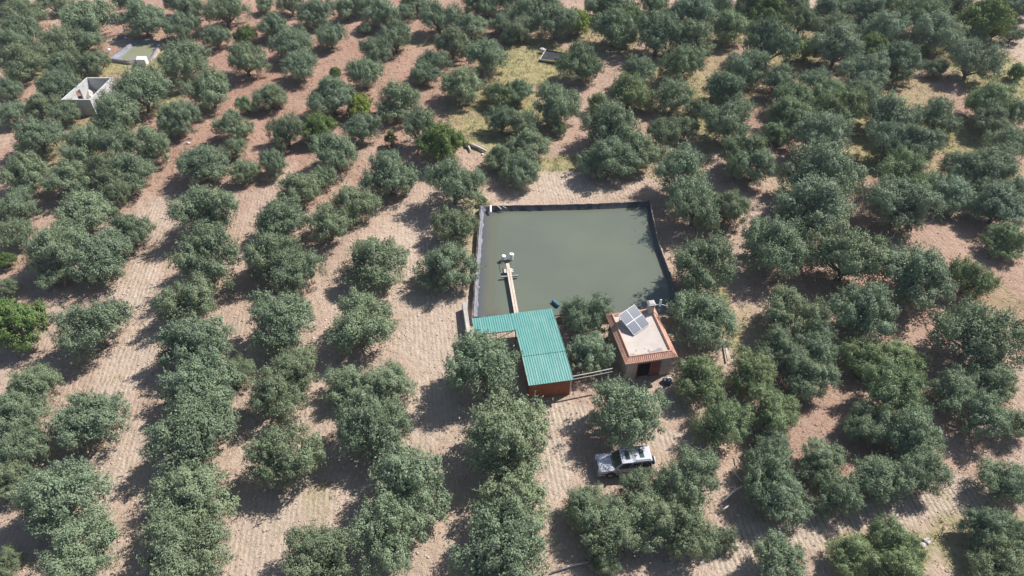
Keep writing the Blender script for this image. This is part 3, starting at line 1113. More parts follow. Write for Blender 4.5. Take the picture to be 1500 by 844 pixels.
rotm = Matrix((ux, vy, nz)).transposed()
for (u0, u1) in ((-1, -.005), (.005, 1)):
    for (v0, v1) in ((-1, -.005), (.005, 1)):
        md_ = slab(u0, u1, v0, v1, 0, .035).build('module', M['white'], sp)
        cxu, cxv = (u0 + u1) / 2, (v0 + v1) / 2
        hu, hv = (u1 - u0) / 2 * pw - .03, (v1 - v0) / 2 * ph_ - .03
        ce = MB().box(-hu, hu, -hv, hv, 0, .006).build('cells', M['cell'], md_)
        q_ = PL(cxu, cxv, .036)
        ce.matrix_local = Matrix.Translation(q_) @ rotm.to_4x4()
fr_ = MB()
for u in (-.85, 0, .85):
    p0, p1 = Vector(PL(u, -.96, -.03)), Vector(PL(u, .96, -.03))
    fr_.tube([p0, p1], .03, 6)
    pm_ = Vector(PL(u, .9, -.03))
    fr_.tube([pm_, (pm_.x, pm_.y, 0)], .03, 6)
    fr_.tube([(p0.x, p0.y, .02), (pm_.x, pm_.y, .02)], .025, 6)
fr_.build('support_frame', M['greymetal'], sp)

# antenna behind the chimney
ax_, ay_ = on_house(2.02, 2.62)
an = tag(empty('antenna', (ax_, ay_, 2.9)), 'white antenna on an arm beside the house chimney', 'antenna')
MB().tube([(-.22, 0, .55), (.15, .02, .95), (.75, .03, 1.0), (1.35, -.05, .86)], .025, 6).build('arm', M['white'], an)
MB().box(.52, .72, -.04, .06, .75, 1.65).build('panel', M['drum'], an, bevel=.02)
MB().tube([(1.3, -.3, .86), (1.3, .25, .9)], .02, 6).build('rod', M['white'], an)

# ------------------------------------------------------------------ green-roofed shed
SX, SY, SR = 2.72, 45.35, R(9.6)
shed = tag(empty('shed', (SX, SY, 0), SR), 'brown boarded shed under an L-shaped teal green corrugated roof', 'shed')


def corrugated(x0, x1, y0, y1, z0, z1, name, skew=0.0):
    per, vs, fs = .225, [], []
    nu = int((x1 - x0) / per * 8)
    for j, (y, z) in enumerate(((y0, z0), (y1, z1))):
        for i in range(nu + 1):
            x = x0 + (x1 - x0) * i / nu
            ph = ((x - x0) / per) % 1
            hgt = .035 if ph < .22 else .035 * max(0, 1 - (ph - .22) / .14) if ph < .36 else .035 * max(0, (ph - .86) / .14)
            vs.append((x + skew * j, y, z + hgt))
    for i in range(nu):
        fs.append((i, i + 1, nu + 1 + i + 1, nu + 1 + i))
    o = MB().add(vs, fs).build(name, M['green'], shed)
    md = o.modifiers.new('thick', 'SOLIDIFY')
    md.thickness = .012
    md.offset = -1
    return o


xa, xb = -2.04, 2.04
ymid = -1.1
corrugated(xa, xb, ymid - .18, 4.55, 2.62, 2.46, 'roof', 0)
corrugated(xa, xb, -4.6, ymid, 2.46 - .03, 2.60 - .015, 'roof', 0)
corrugated(-5.95, xa + .02, 2.2, 4.5, 2.515, 2.455, 'wing_roof', 0)
wl_ = MB()
for i in range(20):                      # front boards
    x0 = -1.86 + 3.72 * i / 20
    wl_.box(x0, x0 + .178, -4.22 - (.012 if i % 2 else 0), -4.17, -.2, 2.34)
wl_.build('front_wall', M['rust'], shed)
sw = MB().box(1.83, 1.87, -4.15, 1.2, -.2, 2.4).box(-1.87, -1.83, -4.15, 1.2, -.2, 2.4).box(-1.85, 1.85, 1.201, 1.24, -.2, 2.4)
sw.build('wall', M['rust'], shed)
MB().box(1.88, 1.96, -4.26, -4.18, -.2, 2.38).build('corner_post', M['white'], shed)
for px_, py_ in ((-5.8, 2.4), (-5.8, 4.3), (-3.9, 2.4), (1.9, 4.4), (-2.0, 4.4), (-2.0, 2.4)):
    MB().tube([(px_, py_, -.3), (px_, py_, 2.36)], .05, 8).build('post', M['brownwood'], shed)
MB().box(-5.9, 2.0, 2.36, 2.44, 2.24, 2.34).box(-5.9, 2.0, 4.3, 4.38, 2.28, 2.37).build('beam', M['brownwood'], shed)

# white pipes running from the shed to the house
for (a, c2_, rr, lab) in ((((839, 551.5), 2.35), ((897, 540), 2.35), .055, 'upper pale pipe spanning from shed corner to house'),
                          (((838.5, 556), 2.1), ((897, 544.5), 2.1), .035, 'thinner lower pale pipe spanning from shed corner to house')):
    p0, p1 = at(*a[0], a[1]), at(*c2_[0], c2_[1])
    o = MB().tube([(p0[0], p0[1], a[1]), ((p0[0] + p1[0]) / 2, (p0[1] + p1[1]) / 2, a[1] - .03), (p1[0], p1[1], c2_[1])], rr, 8).build('pipe', M['concrete'])
    tag(o, lab, 'pipe', 'pipes between shed and house')

# ------------------------------------------------------------------ walkway on the pond
J0, J1 = Vector(at(757, 461, .75)[:2]), Vector(at(743.2, 384, .75)[:2])
jd = (J1 - J0)
JL = jd.length
wk = tag(empty('walkway', (J0.x, J0.y, 0), math.atan2(jd.y, jd.x)), 'narrow wooden plank walkway reaching from the shed onto the pond', 'walkway')
pk = MB()
for k in (-1, 1):
    pk.box(-.6, JL * .86, k * .125 - .105, k * .125 + .105, .70, .75)
pk.build('deck', M['wood'], wk)
MB().box(JL * .84, JL * .97, -.17, .17, .752, .79).build('end_board', M['wood'], wk)
pf = MB()
for k in range(4):
    pf.box(JL * .80 + k * .16, JL * .80 + k * .16 + .14, -.5 + .1 * (k % 2), .52, .62 + .002 * k, .695)
pf.build('platform', M['palewood'], wk)
MB().tube([(JL * .74, -.95, .56), (JL * .74, .95, .56)], .11, 8).build('float_bar', M['greymetal'], wk)
for q in range(4):
    MB().tube([(JL * (.1 + .2 * q), -.2, -.1), (JL * (.1 + .2 * q), -.2, .72)], .05, 6).build('post', M['brownwood'], wk)
MB().tube([(JL * .96, -.35, .55), (JL * 1.06, -.3, .62), (JL * 1.06, .6, .62), (JL * .9, .62, .58)], .03, 6).build('frame', M['brownwood'], wk)


def barrel(px, py, z, r, L, ang, m, label, name='barrel', vertical=False):
    x, y, _ = at(px, py, z)
    o = empty(name, (x, y, z), ang)
    tag(o, label, 'barrel')
    prof = [(-.5, .8), (-.47, .96), (-.25, 1), (-.22, 1.05), (-.19, 1), (.19, 1), (.22, 1.05), (.25, 1), (.47, .96), (.5, .8)]
    pts = [((0, 0, a * L) if vertical else (a * L, 0, 0)) for a, _ in prof]
    MB().tube(pts, [k * r for _, k in prof], 16).build('body', m, o, smooth=False)
    e_ = .5 * L
    c0, c1 = ((0, 0, e_ - .02), (0, 0, e_ + .05)) if vertical else ((e_ - .02, r * .4, 0), (e_ + .05, r * .4, 0))
    MB().tube([c0, c1], r * .22, 8).build('cap', M['black'], o)
    return o


barrel(737.5, 377.5, .68, .22, .66, R(80), M['drum'], 'smaller white plastic drum, the one farther from the open water', vertical=True).rotation_euler = (.2, .1, .3)
barrel(748.8, 375.8, .70, .26, .76, R(80), M['drum'], 'larger white plastic drum floating off the walkway end', vertical=True).rotation_euler = (-.1, .15, 0)
barrel(814, 444.5, .45, .18, 1.0, R(128), M['blue'], 'blue barrel floating on its side in the pond')
# pipes lying over the liner's far corner
for (a, b2, rr, mm, lab) in (((718.5, 301, .95), (718.5, 311, .6), .13, 'white', 'short white pipe end over the pond corner liner'),
                             ((728, 301, .95), (735, 307.5, .55), .08, 'palewood', 'grey pole slanting over the pond corner liner'),
                             ((736.5, 302.5, .95), (741.5, 305, .7), .05, 'palewood', 'thin pale stick on the far pond rim')):
    p0, p1 = at(*a), at(*b2)
    tag(MB().tube([(p0[0], p0[1], a[2]), (p1[0], p1[1], b2[2])], rr, 8).build('pipe' if mm == 'white' else 'pole', M[mm]), lab, 'pipe' if mm == 'white' else 'pole')

# earth and concrete wall end beside the wing roof
ew = MB()
P0, P1 = at(676.5, 444, .9), at(684, 492, .9)
q0, q1 = at(683, 442, .9), at(690, 490, .9)
lo = [(P0[0], P0[1], -.2), (q0[0], q0[1], -.2), (q1[0], q1[1], -.2), (P1[0], P1[1], -.2)]
ew.hexa(lo, [(p[0], p[1], .95 + .05 * i) for i, p in enumerate(lo)])
tag(ew.build('low_wall', M['concrete'], bevel=.05), 'low rough concrete wall beside the shed wing at the pond corner', 'wall')

# ------------------------------------------------------------------ silver off-road car
c0, c1 = at(952, 663.5, 1.95), at(887.3, 677, 1.15)
hd = math.atan2(c1[1] - c0[1], c1[0] - c0[0])
CX, CY = c1[0] - 1.57 * math.cos(hd), c1[1] - 1.57 * math.sin(hd)
car = tag(empty('parked_car', (CX, CY, 0), hd), 'silver off-road car with stepped roof, two sunroofs and rear spare wheel', 'car')


def arch(cx, r, z0, k=9):
    return [(cx + r * math.cos(math.pi * i / k), z0 + r * math.sin(math.pi * i / k)) for i in range(k + 1)]


z0 = .5
prof = [(2.18, z0), (2.26, .62), (2.26, .98), (2.2, 1.1), (1.0, 1.17), (-2.12, 1.2), (-2.18, 1.1), (-2.18, z0)]
prof += arch(-1.28, .44, z0)[::-1] + arch(1.28, .44, z0)[::-1]
HW = .885
vs = [(x, -HW, z) for x, z in prof] + [(x, HW, z) for x, z in prof]
N = len(prof)
fs = [tuple(range(N)), tuple(reversed(range(N, 2 * N)))] + [(i, (i + 1) % N, N + (i + 1) % N, N + i) for i in range(N)]
body = MB().add(vs, fs).build('body', M['silver'], car)
bv = body.modifiers.new('soft', 'BEVEL')
bv.width = .035
bv.segments = 2
bv.limit_method = 'ANGLE'
MB().box(-2.05, 2.1, -.78, .78, .34, .56).build('chassis', M['black'], car)
hood = MB().hexa([(1.04, -.74, 1.17), (2.14, -.70, 1.105), (2.14, .70, 1.105), (1.04, .74, 1.17)][::1],
                 [(1.06, -.70, 1.215), (2.10, -.66, 1.15), (2.10, .66, 1.15), (1.06, .70, 1.215)]).build('hood', M['silver'], car, bevel=.015)
MB().box(1.02, 1.1, -.6, .6, 1.18, 1.222).build('wiper_cowl', M['black'], car)
# greenhouse
lo = [(.98, -.85, 1.19), (.98, .85, 1.19), (-2.13, .85, 1.19), (-2.13, -.85, 1.19)]
hi = [(.38, -.73, 1.84), (.38, .73, 1.84), (-2.05, .73, 1.84), (-2.05, -.73, 1.84)]
MB().hexa(lo, hi).build('cabin', M['silver'], car, bevel=.02)


def lerp3(a, b, t):
    return tuple(a[i] + (b[i] - a[i]) * t for i in range(3))


def pane(name, p00, p10, p11, p01, out, m=M['glass']):
    o_ = Vector(out) * .012
    lo_ = [Vector(p) - o_ for p in (p00, p10, p11, p01)]
    hi_ = [Vector(p) + o_ for p in (p00, p10, p11, p01)]
    return MB().hexa(lo_, hi_).build(name, m, car)


def face_pt(A, B, C, D, u, v):
    return lerp3(lerp3(A, B, u), lerp3(D, C, u), v)


def face_pane(name, A, B, C, D, u0, u1, v0, v1, out):
    return pane(name, face_pt(A, B, C, D, u0, v0), face_pt(A, B, C, D, u1, v0), face_pt(A, B, C, D, u1, v1), face_pt(A, B, C, D, u0, v1), out)


face_pane('windscreen', lo[0], lo[1], hi[1], hi[0], .06, .94, .06, .94, (.7, 0, .7))
face_pane('rear_window', lo[3], lo[2], hi[2], hi[3], .1, .9, .15, .88, (-1, 0, .1))
for s_ in (0, 1):
    A, B, C, D = (lo[3], lo[0], hi[0], hi[3]) if s_ == 0 else (lo[2], lo[1], hi[1], hi[2])
    for u0, u1 in ((.03, .30), (.335, .60), (.635, .93)):
        face_pane('side_window', A, B, C, D, u0, u1, .12, .88, (0, -1 if s_ == 0 else 1, .18))
# stepped roof
rp = [(.42, 1.845), (.36, 1.875), (-.5, 1.90), (-.78, 2.0), (-2.02, 2.0), (-2.1, 1.95), (-2.07, 1.845)]
rv = [(x, -.74, z) for x, z in rp] + [(x, .74, z) for x, z in rp]
Nr = len(rp)
rf_ = [tuple(range(Nr)), tuple(reversed(range(Nr, 2 * Nr)))] + [(i, (i + 1) % Nr, Nr + (i + 1) % Nr, Nr + i) for i in range(Nr)]
cr_ = MB().add(rv, rf_).build('roof', M['silver'], car)
bv = cr_.modifiers.new('soft', 'BEVEL')
bv.width = .04
bv.segments = 2
bv.limit_method = 'ANGLE'
MB().hexa([(.05, -.42, 1.885), (.05, .42, 1.885), (-.33, .42, 1.896), (-.33, -.42, 1.896)], [(.05, -.42, 1.903), (.05, .42, 1.903), (-.33, .42, 1.914), (-.33, -.42, 1.914)]).build('sunroof', M['roofglass'], car)
MB().box(-1.5, -1.12, -.42, .42, 1.99, 2.013).build('sunroof', M['roofglass'], car)
for s_ in (-1, 1):
    MB().tube([(-.75, s_ * .66, 2.0), (-.8, s_ * .66, 2.06), (-1.95, s_ * .66, 2.06), (-2.0, s_ * .66, 2.0)], .022, 6).build('roof_rail', M['black'], car)
    hl = MB().box(2.255, 2.285, s_ * .62 - .15, s_ * .62 + .15, .78, .96).build('headlight', M['drum'], car, bevel=.01)
    MB().box(2.2, 2.27, s_ * .86 - .04, s_ * .86 + .03, .78, .95).build('indicator', M['yellow'], car)
    MB().box(-2.2, -2.175, s_ * .78 - .07, s_ * .78 + .07, .8, 1.08).build('tail_light', M['red_door'], car)
    mr = MB().box(.72, .84, s_ * 1.0 - .1, s_ * 1.0 + .1, 1.24, 1.42).build('mirror', M['black'], car, bevel=.02)
    MB().box(-2.1, 2.15, s_ * .89 - .012, s_ * .89 + .012, .72, .80).build('side_strip', M['black'], car)
    for xx in (-.55, .42):
        MB().box(xx - .1, xx + .02, s_ * .90 - .015, s_ * .90 + .015, 1.02, 1.06).build('door_handle', M['black'], car)
    for xx in (-1.28, 1.28):
        wh = wheel_part('wheel', xx, s_ * .76, .37, .37, .24, M['rubber'], car, hole=.21)
        wheel_part('rim', xx, s_ * .77, .37, .225, .2, M['rim'], wh)
gr = MB().box(2.258, 2.275, -.45, .45, .76, .97)
for k in range(4):
    gr.box(2.276, 2.288, -.44, .44, .785 + .045 * k, .80 + .045 * k)
gr.build('grille', M['black'], car)
MB().box(2.18, 2.40, -.92, .92, .5, .70).build('front_bumper', M['greymetal'], car, bevel=.03)
MB().box(-2.34, -2.15, -.9, .9, .5, .68).build('rear_bumper', M['black'], car, bevel=.03)
swh = wheel_part('spare_wheel', -2.34, .12, 1.05, .36, .24, M['rubber'], car, axis='x')
wheel_part('cover', -2.40, .12, 1.05, .33, .22, M['drum'], swh, axis='x')


# ------------------------------------------------------------------ roofless building and far pond things
wb = [at(60 + x / 5.27, 30 + y / 5.27, 2.5)[:2] for x, y in [(155, 612), (378, 612), (552, 440), (350, 440)]]
rb = tag(empty('roofless_building', (wb[0][0], wb[0][1], 0)), 'roofless whitewashed block building with open door hole in far grove', 'building')
loc_ = [(p[0] - wb[0][0], p[1] - wb[0][1]) for p in wb]


def wall_between(a, b2, z0, z1, th, holes=()):
    """a wall along a>b with rectangular holes (s0,s1,h0,h1)"""
    a, b2 = Vector(a), Vector(b2)
    d = (b2 - a)
    L_ = d.length
    d.normalize()
    nn = Vector((-d.y, d.x)) * th
    mb = MB()

    def seg(s0, s1, h0, h1):
        p = a + d * s0
        q = a + d * s1
        mb.hexa([(p.x, p.y, h0), (q.x, q.y, h0), (q.x + nn.x, q.y + nn.y, h0), (p.x + nn.x, p.y + nn.y, h0)],
                [(p.x, p.y, h1), (q.x, q.y, h1), (q.x + nn.x, q.y + nn.y, h1), (p.x + nn.x, p.y + nn.y, h1)])
    s = 0
    for s0, s1, h0, h1 in sorted(holes):
        seg(s, s0, z0, z1)
        if h0 > z0:
            seg(s0, s1, z0, h0)
        if h1 < z1:
            seg(s0, s1, h1, z1)
        s = s1
    seg(s, L_, z0, z1)
    return mb


th = .2
inner = offset_loop(loc_, th)
wall_between(loc_[0], loc_[1], -.3, 2.5, th).build('wall', M['block'], rb)
wall_between(Vector(loc_[1]) + Vector((0, th)), Vector(loc_[2]) - Vector((0, th)), -.3, 2.5, th).build('wall', M['block'], rb)
wall_between(loc_[2], loc_[3], -.3, 2.5, th).build('wall', M['block'], rb)
dlen = (Vector(loc_[0]) - Vector(loc_[3])).length
wall_between(Vector(loc_[3]) - Vector((0, th)), Vector(loc_[0]) + Vector((0, th)), -.3, 2.5, th, holes=((2.4, 3.5, .0, 2.0),)).build('wall', M['block'], rb)
MB().box(.4, 3.6, .3, 6.3, -.1, .03).build('floor', M['concrete'], rb)


def rock(name, x, y, z, r, m, seed, flat=.6, sub=2):
    bm = bmesh.new()
    bmesh.ops.create_icosphere(bm, subdivisions=sub, radius=1)
    g = random.Random(seed)
    off = [Vector((g.gauss(0, 1), g.gauss(0, 1), g.gauss(0, 1))) for _ in range(6)]
    for v in bm.verts:
        k = 1 + sum(.13 * math.sin(v.co.dot(o_) * 2.1 + i) for i, o_ in enumerate(off))
        v.co = Vector((v.co.x * k * r, v.co.y * k * r * .8, v.co.z * k * r * flat))
    me_ = bpy.data.meshes.new(name)
    bm.to_mesh(me_)
    bm.free()
    return link(name, me_, m, None, (x, y, z))


bx, by, _ = at(132, 138, .4)
tag(rock('rubble_heap', bx, by, .2, .95, M['stone'], 3, .8), 'grey rubble heap inside the roofless building', 'rubble heap')
bx, by, _ = at(127, 139, .4)
tag(rock('sack', bx, by, .3, .5, M['dark'], 5, .9), 'dark sack lying inside the roofless building', 'sack')

# white tank block by the far pond
fb0 = at(*_z6(610, 520), 1.0), at(*_z6(785, 520), 1.0), at(*_z6(745, 585), 1.0), at(*_z6(590, 585), 1.0)
tb = MB()
lo = [(p[0], p[1], -.2) for p in (fb0[3], fb0[2], fb0[1], fb0[0])]
tb.hexa(lo, [(p[0], p[1], 1.1) for p in lo])
tag(tb.build('pump_box', M['white_block'], bevel=.03), 'white masonry pump box beside the small far pond', 'pump box')
for i, (qx, qy, r_) in enumerate([(330, 190, .75), (400, 170, .7), (250, 205, .6)]):
    x, y, _ = at(*_z6(qx, qy), .2)
    tag(rock('stone', x, y, .1, r_, M['darkstone'], 40 + i), ['dark grey stone, middle of three behind the small pond', 'dark grey stone beside the trunk by the small pond', 'dark grey stone, outermost of three by the small pond'][i], 'stone', 'dark stones behind the small pond')
for i, (qx, qy, r_, lab) in enumerate([(120, 430, .35, 'white stone at the small far pond rim corner'), (430, 215, .3, 'white stone on the small far pond liner'), (620, 720, .4, 'pale stone in grass in front of the pump box'), (490, 780, .3, 'small white stone in grass by the small pond')]):
    x, y, _ = at(*_z6(qx, qy), .2)
    tag(rock('stone', x, y, .1 if i > 1 else .5, r_, M['white_block'], 60 + i), lab, 'stone')
# white sheets at the top left corner
_z1 = lambda x, y: (x / 12.06, y / 12.06)
for i, (qx, qy, sx, lab) in enumerate([(35, 172, .9, 'white sheet lying at the top left photo corner'), (780, 60, .35, 'small white rag in the dark brush at top left'), (700, 95, .4, 'white rag beside the yellow weeds at top left'), (850, 95, .5, 'pale plank end in the brush at top left')]):
    x, y, _ = at(*_z1(qx, qy), .8)
    o = MB().hexa([(-sx, -.3, 0), (sx, -.35, .05), (sx * .9, .4, .1), (-sx, .35, .02)], [(-sx, -.3, .12), (sx, -.35, .15), (sx * .9, .4, .22), (-sx, .35, .13)]).build('sheet' if i == 0 else 'plank' if i == 3 else 'rag', M['white'], None, (x, y, .5), bevel=.03)
    tag(o, lab, ['sheet', 'rag', 'rag', 'plank'][i])

# black-lined tank with plank edges near the top
_z2 = lambda x, y: (770 + x / 14.07, 50 + y / 14.07)
tk = [at(*_z2(*p), .6)[:2] for p in [(290, 500), (830, 560), (900, 370), (420, 290)]]
tank = tag(empty('lined_tank', (tk[0][0], tk[0][1], 0)), 'black lined water tank with a pale plank edge in tall grass', 'water tank')
tl = [(p[0] - tk[0][0], p[1] - tk[0][1]) for p in tk]
for i in range(4):
    a, c2_ = tl[i], tl[(i + 1) % 4]
    wall_between(a, c2_, -.2, .34 if i else .22, .12).build('side', M['liner'], tank)
vs = [(x, y, .18) for x, y in tl]
MB().add(vs + [(x, y, .12) for x, y in tl], [(0, 1, 2, 3), (7, 6, 5, 4), (0, 1, 5, 4), (1, 2, 6, 5), (2, 3, 7, 6), (3, 0, 4, 7)]).build('liner_floor', M['liner'], tank)
for a, c2_, mm, nm_ in ((tl[0], tl[3], 'palewood', 'edge_plank'), (tl[0], tl[1], 'yellow', 'edge_plank')):
    MB().tube([(a[0], a[1], .41), (c2_[0], c2_[1], .41)], .07, 6).build(nm_, M[mm], tank)
x, y, _ = at(*_z2(340, 290), .8)
tag(rock('stone', x, y, .5, .55, M['stone'], 77), 'grey bundle-like stone at the black tank corner', 'stone')

# log heap
_z3 = lambda x, y: (660 + x / 14.07, 185 + y / 14.07)
for i, (a, c2_, r0, r1, mm, lab) in enumerate([((335, 350), (735, 510), .24, .17, 'palewood', 'long pale log lying across the heap by the bright tree'),
                                               ((275, 230), (330, 440), .28, .22, 'brownwood', 'upright brown stump at the end of the long log'),
                                               ((370, 420), (410, 520), .16, .1, 'palewood', 'short pale log end under the long log'),
                                               ((540, 385), (760, 470), .13, .1, 'palewood', 'thin pale log behind the long log')]):
    p0, p1 = at(*_z3(*a), .35), at(*_z3(*c2_), .3)
    za, zb = (.35, .3) if i != 1 else (.5, .25)
    mid = ((p0[0] + p1[0]) / 2, (p0[1] + p1[1]) / 2 + .06, (za + zb) / 2 + .05)
    tag(MB().tube([(p0[0], p0[1], za), mid, (p1[0], p1[1], zb)], [r0, (r0 + r1) / 2 * 1.05, r1], 10).build('log' if i != 1 else 'stump', M[mm], smooth=True), lab, 'log' if i != 1 else 'stump', 'logs in the pale heap')
x, y, _ = at(*_z3(665, 570), .15)
tag(rock('stone', x, y, .12, .2, M['white'], 81), 'small white stone in front of the log heap', 'stone')

# poles and branches right of the car
_z4 = lambda x, y: (1030 + x / 7.033, 650 + y / 7.033)
for pts, rr, mm, nm_, lab in [([(185, 608), (340, 470), (560, 365)], .06, 'white', 'pole', 'long bent white pole lying on the shaded ground'),
                             ([(185, 692), (270, 632)], .055, 'white', 'pole', 'short white pole end lying below the bent one'),
                             ([(290, 255), (400, 385)], .07, 'palewood', 'pole', 'pale brown pole leaning towards the bent white pole'),
                             ([(335, 125), (375, 175), (365, 200), (395, 195)], .045, 'palewood', 'branch', 'crooked grey dead branch beside the olive near the bent pole'),
                             ([(400, 260), (450, 270), (495, 320), (485, 350)], .05, 'palewood', 'branch', 'curved pale dead branch above the bent white pole'),
                             ([(430, 340), (440, 290), (470, 265)], .03, 'palewood', 'branch', 'thin forked dead twig above the bent white pole'),
                             ([(560, 655), (640, 645), (705, 680), (690, 715), (640, 745)], .05, 'palewood', 'branch', 'long looping grey branch lying by the shaded track')]:
    q_ = [at(*_z4(*p), .2 + .25 * (i % 2)) for i, p in enumerate(pts)]
    tag(MB().tube([(p[0], p[1], .2 + .22 * (i % 2)) for i, p in enumerate(q_)], rr, 7).build(nm_, M[mm], smooth=True), lab, nm_)
_z7 = lambda x, y: (740 + x / 3.768, 620 + y / 3.768)
p0, p1 = at(*_z7(250, 825), .2), at(*_z7(480, 762), .2)
tag(MB().tube([(p0[0], p0[1], .15), ((p0[0] + p1[0]) / 2, (p0[1] + p1[1]) / 2 + .1, .25), (p1[0], p1[1], .2)], [.06, .08, .05], 8).build('branch', M['palewood'], smooth=True), 'straight pale dead branch in the shade at the bottom edge', 'branch')
# bundle by the house front corner
_z8 = lambda x, y: (640 + x / 3.015, 440 + y / 3.015)
x, y, _ = at(*_z8(1017, 356), .3)
tag(rock('tarpaulin_bundle', x, y, .2, .52, M['tarp'], 90, .75, 3), 'dark blue bundle on the ground at the house front corner', 'bundle')
x, y, _ = at(*_z8(1027, 345), .5)
tag(rock('plastic_bag', x, y, .45, .2, M['drum'], 91, .6), 'white bag on top of the dark blue bundle', 'bag')
p0, p1 = at(1054, 552 - 60, .2), at(1054, 552, .2)
x0_, y0_, _ = at(1061, 497, .35)
x1_, y1_, _ = at(1066, 528, .35)
tag(MB().tube([(x0_, y0_, .3), (x1_, y1_, .3)], .08, 7).build('pole', M['palewood'], smooth=True), 'pale pole lying along the small path beside the house', 'pole')
# pale rocks by the road at the bottom right
for i, (px, py, r_, lab) in enumerate([(1232, 818, .32, 'pale rock at the brushy road edge, one of the larger'), (1248, 814, .35, 'pale rock next to the larger one in the brush'), (1262, 812, .3, 'small pale rock at the end of the rock line'),
                                       (1353, 797, .32, 'white rock between two olive trees near the bottom edge'), (1359, 791, .26, 'white rock touching the other one near the bottom edge'), (1225, 823, .3, 'low pale rock at the bottom edge brush'),
                                       (1128, 838, .3, 'pale rock at the bottom edge under an olive'), (276, 211, .28, 'white stone beside the olive row above the lane')]):
    x, y, _ = at(px, py, .1)
    tag(rock('stone', x, y, float(gh(x, y)) + .08, r_, M['stone'] if i < 7 else M['white_block'], 100 + i), lab, 'stone')

# ------------------------------------------------------------------ loose ground cover
def scatter(nn, box, keep):
    X = rng.uniform(box[0], box[1], nn)
    Y = rng.uniform(box[2], box[3], nn)
    lim = .74 * (Y * math.cos(PITCH) + HCAM * math.sin(PITCH)) + 3
    p = keep(X, Y)
    p = np.where(np.abs(X) < lim, p, 0)
    for poly, d in ((POND, -.9), (POND2, -.9)):
        p = np.where(inside(X, Y, offset_loop(poly, d)), 0, p)
    c, s = math.cos(-HR), math.sin(-HR)
    for ox, oy, a, bb in ((HX, HY, 2.3, 3.0), (SX, SY, 2.0, 4.4)):
        u, v = (X - ox) * c - (Y - oy) * s, (X - ox) * s + (Y - oy) * c
        p = np.where((np.abs(u) < a) & (np.abs(v) < bb), 0, p)
    ok = rng.uniform(0, 1, nn) < p
    return X[ok], Y[ok]


BOX = (-96, 96, 22, 138)
# clods and stones of the tilled soil
X, Y = scatter(120000, BOX, lambda X, Y: np.clip(.15 + .75 * vnoise(X * .3, Y * .3, 8) - zone(X, Y, PALE) * .25, 0, 1) * np.clip(60 / Y, .25, 1))
k = len(X)
oct_v = np.array([(1, 0, 0), (-1, 0, 0), (0, 1, 0), (0, -1, 0), (0, 0, 1), (0, 0, -1)], float)
oct_f = np.array([(0, 2, 4), (2, 1, 4), (1, 3, 4), (3, 0, 4), (2, 0, 5), (1, 2, 5), (3, 1, 5), (0, 3, 5)])
sz_ = rng.gamma(2.2, .028, k).clip(.025, .17)
ang = rng.uniform(0, 6.28, k)
V = oct_v[None] * rng.uniform(.6, 1.3, (k, 6, 1)) * sz_[:, None, None]
ca, sa = np.cos(ang)[:, None], np.sin(ang)[:, None]
V = np.stack([V[..., 0] * ca - V[..., 1] * sa, V[..., 0] * sa + V[..., 1] * ca, V[..., 2] * .75], -1)
V += np.stack([X, Y, gh(X, Y) + .01], -1)[:, None]
F = (oct_f[None] + (np.arange(k) * 6)[:, None, None]).reshape(-1, 3)
me = fast_mesh('soil_clods', V.reshape(-1, 3), F)
zr_ = zone(X, Y, RED)
tone = rng.uniform(0, 1, k)
base = (1 - zr_)[:, None] * np.array([.50, .38, .29]) + zr_[:, None] * np.array([.38, .225, .165])
base = base * (.62 + .6 * tone)[:, None]
pal = rng.uniform(0, 1, k) < .10
base[pal] = np.array([.62, .56, .48]) * rng.uniform(.8, 1.1, (pal.sum(), 1))
set_col(me, 'tone', np.repeat(base, 6, 0))
m, n, l, b = newmat('soil_clods')
a_ = n.new('ShaderNodeAttribute')
a_.attribute_name = 'tone'
l.new(a_.outputs['Color'], b.inputs['Base Color'])
b.inputs['Roughness'].default_value = .95
b.inputs['Specular IOR Level'].default_value = .1
o = link('soil_clods', me, m)
o['kind'] = 'stuff'


def blades(name, X, Y, colf, hlo, hhi, wd, per):
    k = len(X)
    X = np.repeat(X, per) + rng.normal(0, .16, k * per)
    Y = np.repeat(Y, per) + rng.normal(0, .16, k * per)
    colr = np.repeat(colf, per, 0) * rng.uniform(.75, 1.25, (k * per, 1))
    k *= per
    h_ = rng.uniform(hlo, hhi, k)
    a = rng.uniform(0, 6.28, k)
    lean = rng.normal(0, .35, (k, 2)) * h_[:, None]
    g0 = gh(X, Y) - .02
    dx, dy = np.cos(a) * wd, np.sin(a) * wd
    V = np.stack([np.stack([X - dx, Y - dy, g0], -1), np.stack([X + dx, Y + dy, g0], -1),
                  np.stack([X + dx * .3 + lean[:, 0], Y + dy * .3 + lean[:, 1], g0 + h_], -1), np.stack([X - dx * .3 + lean[:, 0], Y - dy * .3 + lean[:, 1], g0 + h_ * .92], -1)], 1)
    me = fast_mesh(name, V.reshape(-1, 3), np.arange(4 * k).reshape(-1, 4))
    set_col(me, 'tone', np.repeat(colr, 4, 0))
    m, n, l, b = newmat(name)
    a_ = n.new('ShaderNodeAttribute')
    a_.attribute_name = 'tone'
    l.new(a_.outputs['Color'], b.inputs['Base Color'])
    b.inputs['Roughness'].default_value = .8
    b.inputs['Specular IOR Level'].default_value = .15
    o = link(name, me, m)
    o['kind'] = 'stuff'
    return o


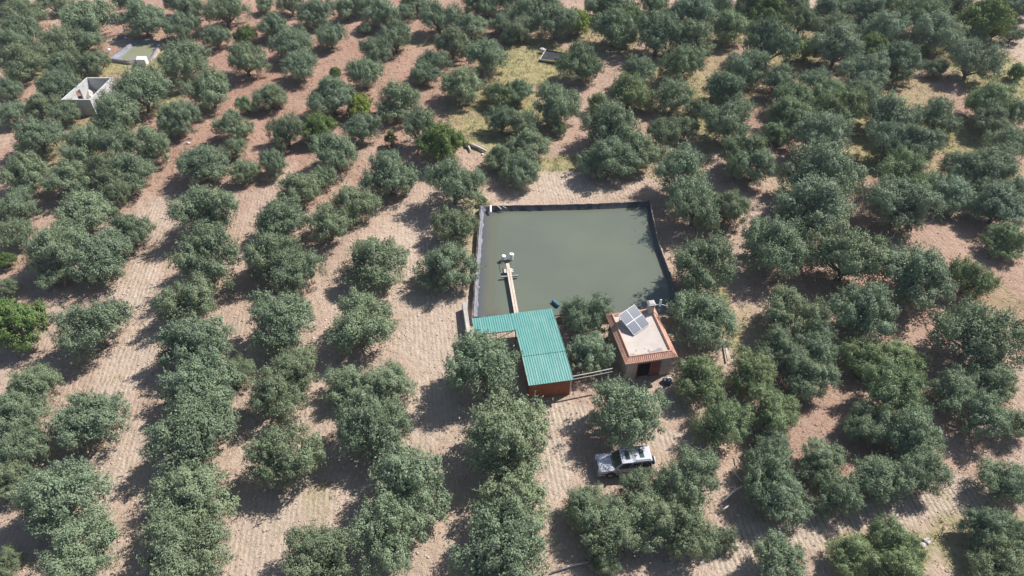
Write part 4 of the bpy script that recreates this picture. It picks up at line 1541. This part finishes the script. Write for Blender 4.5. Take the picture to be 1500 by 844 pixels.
X, Y = scatter(60000, BOX, lambda X, Y: np.clip(zone(X, Y, GRASS) * 1.1 - .15, 0, 1) * np.clip(vnoise(X * .7, Y * .7, 21) * 1.6 - .1, 0, 1))
f = np.clip(vnoise(X * .25, Y * .25, 31) * 2 - .5, 0, 1)[:, None]
blades('grass', X, Y, f * np.array([.38, .32, .17]) + (1 - f) * np.array([.15, .19, .06]), .12, .5, .03, 5)
# low weeds and dry straw round the trees
TX = np.array([q['x'] for q in info])
TY = np.array([q['y'] for q in info])
TW = np.array([q['W'] for q in info])
ii = rng.integers(0, len(TX), 26000)
rr_ = rng.normal(0, .42, (len(ii), 2)) * TW[ii, None]
X, Y = TX[ii] + rr_[:, 0], TY[ii] + rr_[:, 1]
okk = ~inside(X, Y, offset_loop(POND, -1)) & (vnoise(X * .8, Y * .8, 41) > .42) & ~((np.abs(X - HX) < 3.6) & (np.abs(Y - HY) < 4)) & ~((np.abs(X - SX) < 3.2) & (np.abs(Y - SY) < 5.2))
okk &= ~inside(X, Y, offset_loop(POND2, -1))
okk &= ~((np.abs(X - CX) < 3) & (np.abs(Y - CY) < 1.8))
X, Y = X[okk], Y[okk]
f = rng.uniform(0, 1, (len(X), 1))
blades('dry_weeds', X, Y, f * np.array([.36, .27, .15]) + (1 - f) * np.array([.20, .17, .075]), .06, .26, .03, 4)

# ------------------------------------------------------------------ thin summer haze
hz = MB().box(-3200, 3200, -800, 4200, -3, 62).build('haze', None)
hz['kind'] = 'stuff'
m = bpy.data.materials.new('haze')
m.use_nodes = True
m.node_tree.nodes.clear()
vo = m.node_tree.nodes.new('ShaderNodeOutputMaterial')
pv = m.node_tree.nodes.new('ShaderNodeVolumePrincipled')
pv.inputs['Color'].default_value = (.80, .88, 1.0, 1)
pv.inputs['Density'].default_value = .0002
m.node_tree.links.new(pv.outputs[0], vo.inputs['Volume'])
hz.data.materials.append(m)

# ------------------------------------------------------------------ label check
allab = {}
for o in col.objects:
    if o.parent is None and 'label' in o:
        allab.setdefault(o['label'], []).append(o.name)
        nw = len(o['label'].split())
        if nw > 16 or nw < 4:
            print('LABEL LENGTH', nw, o['label'])
for k_, v_ in allab.items():
    if len(v_) > 1:
        print('DUPLICATE LABEL', k_, v_)
print('TREES', len(info))
